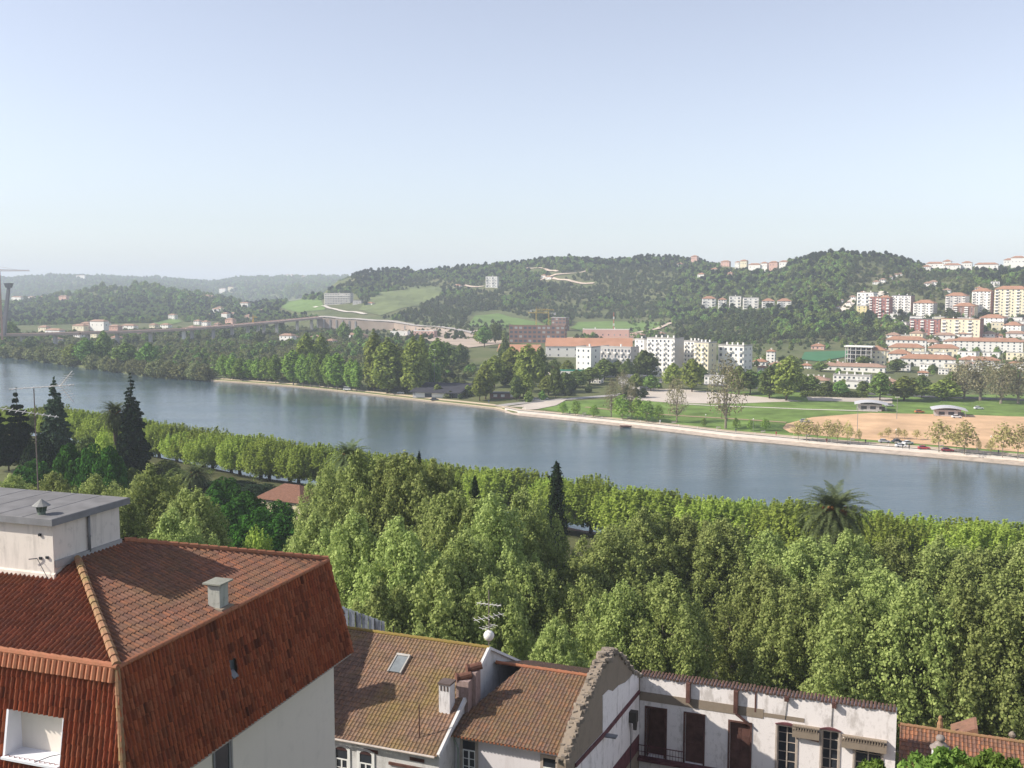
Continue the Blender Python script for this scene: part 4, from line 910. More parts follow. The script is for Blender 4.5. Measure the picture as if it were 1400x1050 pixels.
# dirt paths of the park and shadowy undergrowth
dirt = plain('park_dirt', (.34, .25, .20), .95, .1, .25, .2)
def wpt(px, Y): return ((px-700)/1406*Y, Y, 0)
drape('park_path', [wpt(820, 128), wpt(1500, 118), wpt(1500, 150), wpt(1150, 158), wpt(800, 160)], dirt, .06, 8, True)
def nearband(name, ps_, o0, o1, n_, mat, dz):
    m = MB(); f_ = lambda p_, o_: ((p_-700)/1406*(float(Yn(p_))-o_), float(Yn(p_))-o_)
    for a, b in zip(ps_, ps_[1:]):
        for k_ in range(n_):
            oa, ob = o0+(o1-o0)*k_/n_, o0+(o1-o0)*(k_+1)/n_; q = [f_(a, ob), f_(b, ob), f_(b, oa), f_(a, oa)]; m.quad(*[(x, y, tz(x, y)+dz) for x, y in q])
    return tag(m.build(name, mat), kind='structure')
nearband('riverside_path', [-200+i*20 for i in range(90)], .8, 7.5, 3, plain('reddish_path', (.24, .16, .13), .95, .1, .25, .2), .10)
nearband('shaded_park_ground', [-200+i*20 for i in range(90)], 7.5, 70, 12, plain('shaded_soil_grass', (.075, .078, .035), .95, .1, .5, .12), .09)  # soil and grass coloured dark to carry the shade under the trees
rn = np.random.default_rng(5); 
P = []; 
for i in range(420):
    px = rn.uniform(-40, 1450); Y = rn.uniform(100, 190); 
    if px < 420: Y = rn.uniform(150, 240)
    if Y > Yn(px)-22: continue
    if px < 420 and rn.random() < .2: px, Y = rn.uniform(100, 420), rn.uniform(205, 285)
    if 118 < Y < 160 and px > 800 and rn.random() < .75: continue
    c = np.array([(px-700)/1406*Y, Y, tz((px-700)/1406*Y, Y)+.5]); k = 130; q = rn.normal(size=(k, 3))*np.array([1.3, 1.3, .7]); P.append(q*rn.uniform(.6, 1.3)+c)
P = np.concatenate(P); tag(link('undergrowth', leafmesh('undergrowth', P, rn.normal(size=P.shape)+np.array([0, 0, 1]), .3, 1.4, L_mid, 0, 3)), kind='stuff')
# --- leafy shrub close to the camera, lower right corner
NEAR = proto('near_shrub', L_near, 6, 3.2, .6, .15, None, 8, nc=80, cr=.2, ch=.9, lv=330, ls=.13, asp=2.2, up=-.7, seed=61, point=.6, jit=.9)
for (px, py, Y, w, ph) in ((1200, 1044, 31, .7, 'glossy green shrub at the foot of the ruin end wall'), (1292, 1028, 29, .85, 'glossy long-leaved shrub in the lower right corner, under the finial'), (1366, 1036, 28, .85, 'glossy long-leaved shrub cut by the right lower corner')):
    p = at(px, py, Y); plant(NEAR, 'glossy_shrub', ph, (p[0], p[1], p[2]-6*1.0), 6, 'shrubs close to the camera', 'shrub', w)
# ---------------------------------------------------------------- the far bank
G_lawn = plain('lawn_grass', (.135, .205, .05), .95, .1, .4, .09)
G_field = plain('field_grass', (.13, .20, .055), .95, .1, .2, .03)
sand = plain('sandy_ground', (.56, .37, .22), .95, .1, .22, .07)
gravel = plain('pale_gravel', (.50, .44, .38), .95, .1, .12, .05)
concrete = plain('pale_concrete', (.62, .56, .49), .9, .1, .08, .1)
earth = plain('bare_earth', (.40, .29, .21), .95, .1, .2, .05)
drape('lawn', [(770,549),(1000,536),(1400,540),(1600,560),(1600,646),(1400,625),(1150,605),(1000,591),(830,571),(735,560)], G_lawn, .10)
drape('sand_lot', [(1075,580),(1110,571),(1190,565),(1300,567),(1420,571),(1600,580),(1600,640),(1400,619),(1240,606),(1130,597),(1080,592),(1070,586)], sand, .20)
drape('car_park', [(880,532),(930,532),(1060,545),(1100,549),(1010,552),(930,552),(850,546)], gravel, .20)
drape('car_park_extension', [(1100,538),(1220,545),(1220,552),(1105,548)], gravel, .22)
drape('green_field', [(640,446),(650,432),(680,429),(730,440),(760,449),(700,450)], G_field, .8)
drape('green_field', [(780,449),(790,441),(850,440),(915,441),(905,448),(870,455),(800,455)], G_field, .8)
drape('sports_field', [(1095,492),(1100,482),(1160,480),(1160,488),(1120,495)], plain('turf_field', (.06, .17, .08), .95, .1, .1, .05), .5)
drape('meadow', [(380,420),(400,412),(440,414),(445,424),(410,428)], G_field, .8)
drape('meadow', [(490,424),(520,400),(600,392),(610,400),(560,420),(520,432)], plain('pale_meadow', (.15, .18, .075), .95, .1, .25, .03), .8)
drape('meadow', [(210,442),(240,434),(250,440),(225,447)], G_field, .8)
drape('construction_ground', [(520,446),(560,444),(640,450),(680,456),(690,470),(640,476),(560,462)], plain('grey_building_site', (.42, .34, .27), .95, .1, .2, .03), .5)
drape('building_site_ground', [(770,462),(870,455),(880,466),(780,472)], earth, .5)
drape('dirt_field', [(380,478),(500,476),(500,484),(380,488)], earth, .3)
# banks: concrete quay with steps on the right, dirt path on the left
def bankpt(p, off, z): Y = float(Yf(p))+off; return ((p-700)/1406*Y, Y, z)
def bankstrip(name, ps, o0, o1, z0, z1, mat):
    m = MB()
    for a, b in zip(ps, ps[1:]): m.quad(bankpt(a, o0, z0), bankpt(b, o0, z0), bankpt(b, o1, z1), bankpt(a, o1, z1))
    return tag(m.build(name, mat), kind='structure')
ps = [690+i*20 for i in range(48)]
bankstrip('quay_apron', ps, -5.2, -.6, .25, .95, plain('wet_stone', (.42, .35, .29), .9, .2, .25, .4))
bankstrip('quay_face', ps, -5.25, -5.2, -1, .25, M_stone)
bankstrip('quay_walk', ps, -.6, 3.2, 1.5, 1.55, concrete); bankstrip('quay_riser', ps, -.62, -.6, .9, 1.5, concrete)
bankstrip('quay_kerb', ps, 3.2, 3.9, 1.8, 1.85, plain('pale_kerb', (.72, .64, .54)))
bankstrip('quay_path', ps, 3.9, 9.5, 1.68, 1.8, plain('path_gravel', (.46, .37, .28), .95, .1, .1, .1))
ps = [285+i*15 for i in range(28)]
bankstrip('dirt_bank_path', ps, -1.5, 6.5, .7, 1.75, plain('pale_dirt_path', (.50, .41, .29), .95, .1, .15, .1))
bankstrip('stone_bank', ps, -3.0, -1.5, -.3, .7, M_stone)
drape('landing_place', [(680,562),(700,556),(745,549),(775,547),(760,555),(735,560),(700,565)], gravel, .3)
strip('access_road', [(680,556),(740,549),(790,545),(850,540),(880,530),(905,520),(940,512)], 7, plain('road_grey', (.34, .32, .30)), .28)
strip('park_walk', [(915,552),(1000,556),(1100,560),(1200,563)], 2.2, concrete, .24)
strip('park_walk', [(800,557),(900,567),(1000,573),(1075,578)], 2.5, plain('worn_track', (.34, .24, .15)), .24)
strip('dual_carriageway', [(436,434),(475,437),(540,441),(600,448),(640,455),(668,463)], 8, plain('pale_road', (.42, .38, .34)), 1.6)
strip('hill_road', [(618,391),(640,392),(662,392)], 7, plain('cut_earth', (.58, .46, .36)), 1.5)
strip('hill_road', [(720,367),(745,368),(762,372)], 6, bpy.data.materials['cut_earth'], 1.5)
strip('hill_road', [(738,384),(760,376),(790,374),(802,371)], 6, bpy.data.materials['cut_earth'], 1.5)
strip('hill_road', [(740,380),(780,385),(812,388)], 6, bpy.data.materials['cut_earth'], 1.5)
strip('hill_road', [(870,456),(900,450),(918,442)], 7, bpy.data.materials['cut_earth'], 1.2)
strip('hill_road', [(430,420),(460,424),(500,430)], 7, concrete, 1.2)
strip('town_road', [(1150,428),(1160,418),(1180,408),(1210,400)], 9, bpy.data.materials['pale_kerb'], 1.2)
strip('river_road', [(900,521),(1000,528),(1100,536),(1240,541),(1420,548)], 9, asphalt, .3)
# ---------------------------------------------------------------- tree kinds seen from afar
F_MID = [proto('bank_tree', L_mid, 14, 5, 1.5, .3, None, 5, nc=34, cr=.32, ch=1.1, lv=75, ls=.75, seed=70+i, up=.4) for i in range(3)]
F_SPR = [proto('spring_tree', L_spring, 14, 4.6, 2, .3, None, 5, nc=34, cr=.30, ch=1.3, lv=70, ls=.7, seed=80+i, up=.5) for i in range(3)]
F_POP = [proto('poplar', L_poplar, 16, 3.6, 2.4, .22, bark_pale, 4, nc=40, cr=.34, ch=1.8, lv=60, ls=.6, seed=90+i, up=.8, low=0) for i in range(3)]
F_TALL = [proto('tall_poplar', L_spring, 22, 4.0, 1.5, .3, None, 5, nc=54, cr=.34, ch=1.8, lv=60, ls=.7, seed=95+i, up=.8) for i in range(2)]
F_DARK = [proto('dark_tree', L_wood, 15, 5, 2.5, .3, None, 5, nc=30, cr=.34, ch=.9, lv=90, ls=.7, seed=100+i) for i in range(2)]
F_BUSH = [proto('willow_bush', L_scrub, 7, 5, .2, .1, None, 0, nc=22, cr=.38, ch=1.0, lv=80, ls=.6, seed=105+i, point=.6) for i in range(3)]
F_YNG = [proto('young_tree', L_young, 7.5, 2.6, 2.2, .09, bark_pale, 6, nc=26, cr=.30, ch=1.3, lv=20, ls=.34, seed=110+i, up=.5) for i in range(3)]
F_YGR = [proto('young_green_tree', L_poplar, 7.5, 1.9, 1.2, .09, bark_pale, 5, nc=24, cr=.34, ch=1.5, lv=26, ls=.34, seed=114+i, up=.5) for i in range(2)]
F_BRN = [proto('budding_poplar', L_brown, 20, 6.5, 3, .4, bark_pale, 24, nc=60, cr=.24, ch=1.6, lv=34, ls=.42, seed=117+i, up=.9) for i in range(2)]
_mw = {}
def mwid(me):
    if me.name not in _mw:
        a = np.empty(len(me.vertices)*3, np.float32); me.vertices.foreach_get('co', a); a = a[::3]; _mw[me.name] = float(np.percentile(a, 98)-np.percentile(a, 2))
    return _mw[me.name]
def far(pr, name, label, px, pyb, pyt, wpx=None, group=None, cat='tree'):
    P = hit(px, pyb); H = (pyb-pyt)/1400*P.y*1.0; pr = pr[int(px*7) % len(pr)]
    s = H/pr[2]; me = pr[1]
    w = 1.0
    if wpx: 
        cur = mwid(me); w = (wpx/1400*P.y)/(cur*s)
    return plant(pr, name, label, (P.x, P.y, P.z-.1), H, group, cat, w)
k = 0
dk = [(118,502,462,26,'below the viaduct, leftmost of four'),(143,500,452,20,'beside the first, narrower and higher'),(172,505,468,28,'third of four standing over the bank bushes'),(203,508,468,24,'rightmost of the four over the bank bushes')]
for px, b, t, w, ph in dk: far(F_DARK, 'dark_pine', 'dark round-headed tree on the far bank, '+ph, px, b, t, w, 'dark trees on the far bank')
bs = [(-6,489,473),(12,490,472),(30,492,474),(48,494,474),(66,496,474),(82,499,477),(99,502,480),(128,507,484),(146,509,487),(160,511,488),(182,514,491),(197,515,492),(214,517,492),(232,519,494),(250,521,496),(266,522,497),(280,523,500)]
for i, (px, b, t) in enumerate(bs): far(F_BUSH, 'willow_bush', f'grey-green willow bush at the far water edge, {ordn(i, len(bs))}', px, b, t, 24, 'willow bushes on the far bank', 'bush')
pop = [(306,520,484),(318,521,486),(329,522,490),(341,522,491),(352,523,489),(364,524,487),(377,526,484),(401,529,478),(414,530,484),(425,531,482),(437,532,483),(449,533,484),(461,535,482),(480,536,490),(452,530,488),(487,537,492)]
for i, (px, b, t) in enumerate(sorted(pop)): far(F_POP, 'poplar', f'fresh green poplar on the far bank path, {ordn(i, len(pop))} in the row', px, b-2, t, 17 if i not in (7, 13) else 26, 'young poplars in a row on the far bank')
tl = [(420,520,455,26),(440,518,456,22),(512,535,452,30),(530,538,462,34),(556,536,474,24),(566,540,460,28),(577,534,458,22),(545,520,470,24)]
for i, (px, b, t, w) in enumerate(sorted(tl)): far(F_TALL, 'tall_poplar', f'tall leafy poplar behind the boathouse bank, {ordn(i, len(tl))} of eight', px, b, t, w, 'tall poplars behind the far bank path')
mid = [(598,520,462,26,F_DARK),(612,505,468,24,F_MID),(592,532,496,20,F_DARK),(656,548,510,20,F_SPR),(664,546,498,24,F_SPR),(676,530,486,26,F_SPR),(700,528,474,30,F_SPR),(722,536,470,34,F_SPR),(738,530,474,26,F_MID),(716,545,506,24,F_SPR),
 (750,540,512,20,F_SPR),(772,537,508,22,F_MID),(690,500,462,18,F_MID),(760,545,500,18,F_MID),(788,530,505,24,F_MID),(806,526,502,26,F_DARK),(826,520,490,26,F_DARK),(845,520,492,20,F_MID),(836,500,474,22,F_SPR),(662,475,445,18,F_DARK),(677,470,440,14,F_MID),(656,470,450,16,F_SPR),
 (706,548,512,16,F_MID),(630,500,470,18,F_MID),(880,520,478,30,F_MID),(920,532,496,24,F_SPR),(946,536,490,24,F_SPR),(1010,540,500,26,F_DARK),(1026,538,505,24,F_DARK),(1052,545,500,30,F_MID),(1075,548,490,34,F_SPR),(1095,540,510,24,F_DARK),(1065,535,505,26,F_MID),
 (1080,515,486,22,F_SPR),(1108,540,512,24,F_DARK),(1130,542,520,20,F_MID),(1148,543,520,20,F_DARK),(1203,548,508,26,F_DARK),(1236,548,514,30,F_SPR),(1260,545,512,26,F_MID),(1290,548,518,30,F_SPR),(1300,544,508,22,F_MID),(1180,543,520,18,F_MID),(1378,520,498,20,F_DARK),(1226,508,490,22,F_MID),(1180,500,486,18,F_DARK),
 (1122,508,494,16,F_DARK),(1140,505,493,14,F_MID),(1275,510,498,16,F_MID),(490,470,446,12,F_DARK),(470,468,440,14,F_DARK),(385,458,440,12,F_DARK),(355,470,452,14,F_MID),(340,468,455,16,F_DARK),(400,402,388,14,F_DARK),(408,402,386,10,F_DARK),(100,500,470,22,F_SPR),(142,495,472,16,F_POP),(60,498,470,20,F_MID),(40,480,462,18,F_MID),(15,470,440,22,F_DARK),
 (1060,520,495,16,F_MID),(958,520,500,20,F_MID),(990,522,505,18,F_MID),(758,514,490,16,F_MID),(776,517,492,18,F_SPR),(840,512,482,16,F_DARK),(858,522,490,18,F_MID),(704,505,480,18,F_SPR),(722,500,482,12,F_MID),(828,500,478,12,F_DARK),(890,535,512,18,F_DARK),(870,534,510,18,F_DARK)]
NK = {id(F_DARK): ('dark_tree', 'dark leafy tree'), id(F_MID): ('green_tree', 'mid green tree'), id(F_SPR): ('spring_tree', 'light spring-green tree'), id(F_POP): ('poplar', 'bright green young tree')}
def zone(px, b):
    if b < 430: return 'on the hilltop left of the hotel'
    if b < 480 and px < 520: return 'by the viaduct piers'
    if b < 505 and px > 1000: return 'by the long white row of houses'
    if px < 180: return 'in the scrub behind the left bank bushes'
    if px < 620: return 'behind the tall poplars'
    if px < 760: return 'around the dark boathouse'
    if px < 900: return 'beside the access road'
    if px < 1000: return 'behind the gravel car park'
    if px < 1160: return 'between the car park and the river road'
    return 'behind the curved-roof pavilions'
zc = {}
for q in mid: zc.setdefault((id(q[4]), zone(q[0], q[1])), []).append(q)
for (kd, zn), qs in zc.items():
    nm, lb = NK[kd]; qs.sort(key=lambda q: q[0])
    for i, (px, b, t, w, pr) in enumerate(qs): far(pr, nm, f'{lb} {zn}' + (f', {ordn(i, len(qs))}' if len(qs) > 1 else ''), px, b, t, w, 'trees on the far bank plain')
far(F_BRN, 'budding_poplar', 'tall pale bare-branched poplar on the lawn, right of the car park', 992, 586, 482, 38, 'budding poplars')
far(F_BRN, 'budding_poplar', 'slim poplar with dark trunk standing on the lawn', 925, 578, 512, 26, 'budding poplars')
bb = [(1318,546,490,36,'leftmost of the brownish group at right'),(1340,548,484,44,'second of the brownish group at right'),(1368,552,488,40,'third of the brownish group at right'),(1392,552,484,44,'last of the brownish group, at the right edge'),(852,545,505,18,'thin one before the slab blocks'),(836,570,515,16,'thin one left on the lawn'),(864,572,518,14,'thin one leaning on the lawn')]
for px, b, t, w, ph in bb: far(F_BRN, 'budding_poplar', 'brownish budding poplar, '+ph, px, b, t, w, 'budding poplars')
yg = [(770,566,548,12),(787,568,545,14),(850,572,538,26),(872,574,540,20),(884,576,545,24),(900,577,550,14),(1006,586,570,10),(1026,588,572,10),(1046,588,570,12),(812,570,552,14),(962,583,570,8)]
for i, (px, b, t, w) in enumerate(sorted(yg)): far(F_YGR, 'young_green_tree', f'thin young green tree along the lawn edge, {ordn(i, len(yg))}', px, b+1, t, w, 'young green trees on the lawn')
yt = [(1091,604,573,14),(1103,606,571,20),(1117,605,575,8),(1132,608,572,20),(1144,609,572,16),(1159,609,574,14),(1174,606,585,8),(1204,598,590,7),(1214,600,583,10),(1228,600,584,9),(1236,601,586,10),(1253,602,586,9),(1284,621,572,32),(1308,616,590,10),(1318,625,573,34),(1338,620,600,7),(1354,624,598,12),(1370,629,575,24),(1391,630,577,24),(1300,603,590,8),(1410,632,576,22)]
for i, (px, b, t, w) in enumerate(yt): far(F_YNG, 'young_tree', f'small pale-leaved young tree by the quay and sand lot, {ordn(i, len(yt))}', px, b, t, w, 'young trees by the sand lot')
hd = thing('hedge', 'clipped dark hedge along the river road, left of the curved-roof pavilion', 'hedge', hit(1140, 543)); rn = np.random.default_rng(8); Pq = rn.uniform(-1, 1, (5000, 3))*np.array([17, 1.6, 1.6])+np.array([0, 0, 1.5]); link('foliage', leafmesh('hedge_leaves', Pq, rn.normal(size=Pq.shape), .5, 1.2, L_wood), hd); hd.rotation_euler[2] = -.1
# ---------------------------------------------------------------- woods, scrub and orchard (stuff)
def poly_in(px, py, poly):
    c = False; j = len(poly)-1
    for i in range(len(poly)):
        (xi, yi), (xj, yj) = poly[i], poly[j]
        if (yi > py) != (yj > py) and px < (xj-xi)*(py-yi)/(yj-yi)+xi: c = not c
        j = i
    return c
CLEAR = [[(630,450),(645,427),(685,425),(735,438),(765,452),(700,456)],[(775,452),(785,436),(850,436),(922,436),(915,450),(870,462),(770,462)],[(378,424),(398,409),(445,411),(500,420),(505,412),(520,400),(600,392),(612,402),(565,424),(520,436),(440,436),(380,430)],
 [(205,444),(240,432),(252,440),(225,449)],[(432,440),(436,430),(540,438),(670,458),(700,476),(640,480),(520,465)],[(1085,496),(1095,478),(1165,476),(1170,500)],[(440,418),(440,402),(486,402),(500,418)],[(658,398),(660,384),(686,384),(686,398)],
 [(612,397),(665,390),(665,396)],[(718,372),(718,365),(764,370),(764,377)],[(736,388),(738,381),(760,374),(803,369),(804,376),(764,381)],[(738,385),(740,378),(814,386),(814,393)],[(955,428),(960,404),(1090,404),(1090,424)],[(1140,432),(1160,398),(1200,396),(1420,388),(1420,520),(1160,520),(1160,500),(1290,480),(1240,452),(1200,432)],
 [(1270,372),(1290,360),(1420,345),(1420,372)],[(880,470),(1080,470),(1080,540),(860,540)],[(690,490),(870,455),(880,540),(740,530)],[(970,372),(1000,355),(1080,355),(1070,378)],[(0,456),(0,446),(450,436),(452,446)],[(1095,540),(1095,500),(1420,500),(1420,560)],[(640,480),(700,476),(690,500),(640,505)],[(1180,402),(1190,385),(1240,372),(1250,385)],[(1280,398),(1290,380),(1320,380),(1320,398)]]
def scatter(name, n, pr, Yr, tops, s0, s1, seed, keep=None, pxr=(-120, 1520)):
    rn = random.Random(seed); pts = []; sc = []; tr = 0
    while len(pts) < n and tr < n*8:
        tr += 1; Y = math.sqrt(rn.uniform(Yr[0]**2, Yr[1]**2)); px = rn.uniform(*pxr); x = (px-700)/1406*Y
        z = tz(x, Y); py = 395-(z-60)/Y*1406
        if keep and not keep(px, py, Y): continue
        if any(poly_in(px, py, c) for c in CLEAR): continue
        pts.append((x, Y, z-.3)); sc.append(rn.uniform(s0, s1)*(1+.25*math.sin(x*.013)*math.sin(Y*.011+1)))
    me = bpy.data.meshes.new(name); me.from_pydata(pts, [], []); a = me.attributes.new('sc', 'FLOAT', 'POINT'); a.data.foreach_set('value', sc)
    o = link(name, me); tag(o, kind='stuff')
    ng = bpy.data.node_groups.new(name, 'GeometryNodeTree'); ng.interface.new_socket('Geometry', in_out='INPUT', socket_type='NodeSocketGeometry'); ng.interface.new_socket('Geometry', in_out='OUTPUT', socket_type='NodeSocketGeometry')
    N = ng.nodes; gi = N.new('NodeGroupInput'); go = N.new('NodeGroupOutput'); ci = N.new('GeometryNodeCollectionInfo'); ci.inputs['Separate Children'].default_value = True; ci.inputs['Reset Children'].default_value = True
    col = bpy.data.collections.new(name+'_kinds')
    for m_ in pr: col.objects.link(bpy.data.objects.new(name+'_kind', m_))
    ci.inputs['Collection'].default_value = col; iop = N.new('GeometryNodeInstanceOnPoints'); iop.inputs['Pick Instance'].default_value = True
    ri = N.new('FunctionNodeRandomValue'); ri.data_type = 'INT'; ri.inputs['Min'].default_value = 0; ri.inputs['Max'].default_value = len(pr)-1
    rv = N.new('FunctionNodeRandomValue'); rv.data_type = 'FLOAT_VECTOR'; rv.inputs[0].default_value = (0, 0, 0); rv.inputs[1].default_value = (0, 0, 6.28)
    na = N.new('GeometryNodeInputNamedAttribute'); na.data_type = 'FLOAT'; na.inputs['Name'].default_value = 'sc'
    l = ng.links; l.new(gi.outputs[0], iop.inputs['Points']); l.new(ci.outputs[0], iop.inputs['Instance']); l.new([q for q in ri.outputs if q.type == 'INT'][0], iop.inputs['Instance Index'])
    l.new(rv.outputs[0], iop.inputs['Rotation']); l.new(na.outputs[0], iop.inputs['Scale']); l.new(iop.outputs[0], go.inputs[0])
    md = o.modifiers.new('scatter', 'NODES'); md.node_group = ng; return o
WM = [crown('wood_%d' % i, L_wood, 9, 4.2, .3, nc=16, cr=.40, ch=1.0, lv=34, ls=1.25, seed=120+i, point=.6)[0] for i in range(5)]
L_wood2 = leafmat('light_woodland_leaves', (.06, .09, .03), (.12, .15, .055), .25, .01)
WL = [crown('light_wood_%d' % i, L_wood2, 8, 3.8, .2, nc=14, cr=.42, ch=1.0, lv=34, ls=1.1, seed=130+i, point=.6)[0] for i in range(3)]
WP = [crown('pine_%d' % i, L_dark, 13, 3.6, 5.5, nc=12, cr=.42, ch=.7, lv=50, ls=1.0, seed=135+i, point=.5)[0] for i in range(2)]
WS = [crown('scrub_%d' % i, L_scrub, 3.5, 2.6, 0, nc=9, cr=.45, ch=.9, lv=40, ls=.6, seed=140+i, point=.5)[0] for i in range(4)]
skl_ = lambda px, py, Y: True
def darkwood(px, py, Y):
    if 490 < px < 900 and py > 388+8*math.sin(px*.03) and (math.sin(px*.05+py*.13)+math.sin(Y*.02+px*.011)) < .7: return False
    f = math.sin(px*.02+Y*.004)+math.sin(px*.007-Y*.009+1)+math.sin(px*.045+2)*.5
    if px < 330: return Y > 1500 and py < 447
    return f > -.9
def lightwood(px, py, Y): return px > 330 and not (Y > 1900 and px < 480)
scatter('hillside_wood', 26000, WM+WP[:1], (950, 2150), None, .42, .95, 1, lambda px, py, Y: (Y > (1250 if px < 950 else 905)) and darkwood(px, py, Y) and (py < 446 or px > 940))
scatter('young_hillside_wood', 17000, WL, (930, 2100), None, .4, .85, 2, lambda px, py, Y: lightwood(px, py, Y) and (Y > (1250 if px < 950 else 905)) and (py < 448 or px > 940))
scatter('ridge_pines', 520, WP, (1380, 2050), None, .6, .95, 3, lambda px, py, Y: (480 < px < 552 and 372 < py < 392) or (1100 < px < 1255 and py < 368) or (860 < px < 960 and py < 372) or (620 < px < 860 and py < 380 and (int(px*3) % 7 == 0)))
scatter('distant_wood', 13000, WM+WL, (1900, 5400), None, .8, 2.0, 4, lambda px, py, Y: px < 620 and (Y > 2400 or px < 330) and py < 436)
scatter('plain_scrub', 5200, WS, (480, 1300), None, .6, 1.3, 5, lambda px, py, Y: (Y > Yf(px)+9) and px < 640 and py > 450)
scatter('valley_scrub', 1900, WM[:3]+WL, (900, 1900), None, .22, .5, 8, lambda px, py, Y: px < 470 and Y < 1700 and py > 436)
scatter('plain_thicket', 1300, WM[:3]+WL, (520, 1250), None, .4, .85, 6, lambda px, py, Y: (Y > Yf(px)+14) and px < 900 and py > 452 and math.sin(px*.05+py*.2)+math.sin(px*.021+2) > -.2)
CLEAR_ALL = CLEAR; CLEAR = [CLEAR[3], CLEAR[4], CLEAR[5], CLEAR[9]]
scatter('town_greenery', 1900, WM[:3]+WL, (560, 1500), None, .25, .6, 7, lambda px, py, Y: px > 860 and 366 < py < 545 and (py < 500 or math.sin(px*.09)*math.sin(Y*.05) > .1))
scatter('hillside_bushes', 5000, WS+WL[:1], (900, 1600), None, .5, 1.2, 9, lambda px, py, Y: px > 300 and 366 < py < 470 and not (620 < px < 925 and py > 425) and not (378 < px < 620 and py > 388))
CLEAR = []
scatter('building_site_weeds', 700, WS+WL, (1000, 1300), None, .3, .8, 19, lambda px, py, Y: 440 < px < 700 and 440 < py < 482)
# ---------------------------------------------------------------- buildings of the far bank and the hills
RF = plain('terracotta_roof', (.34, .185, .12), .9, .1, .15, .2); RF2 = plain('faded_tile_roof', (.33, .215, .16), .9, .1, .15, .2); RO = plain('orange_roof', (.42, .22, .14), .9, .1, .12, .1)
RG = plain('grey_flat_roof', (.40, .38, .36), .9, .1, .1, .2); RD = plain('dark_roof', (.12, .12, .13), .8, .2, .15, .2)
WW = plain('far_white_wall', (.80, .77, .72), .9, .1, .03, .1); WC = plain('far_cream_wall', (.72, .65, .48), .9, .1, .04, .1); WG = plain('far_grey_wall', (.48, .46, .44), .9, .1, .06, .1)
WR = plain('far_red_wall', (.33, .15, .13), .9, .1, .06, .1); WY = plain('far_yellow_wall', (.66, .58, .32), .9, .1, .04, .1); WB = plain('far_brown_wall', (.26, .16, .13), .9, .1, .1, .1); WP_ = plain('far_pink_wall', (.62, .40, .33), .9, .1, .05, .1)
GL = plain('far_window_glass', (.07, .085, .11), .3, .5, .1, 1); SH = plain('blind', (.36, .36, .36)); GN = plain('green_awning', (.04, .28, .20), .7)
um = MB().box(-.5, .5, -.06, .0, 0, 1); WMESH = um.mesh('window', GL); BMESH = MB().box(-.5, .5, -1, 0, 0, 1).mesh('balcony', WW); CMESH = MB().box(-.4, .4, -.4, .4, 0, 1.6).box(-.5, .5, -.5, .5, 1.6, 1.75).mesh('chimney', WW)
SHM = um.mesh('blind_window', SH)
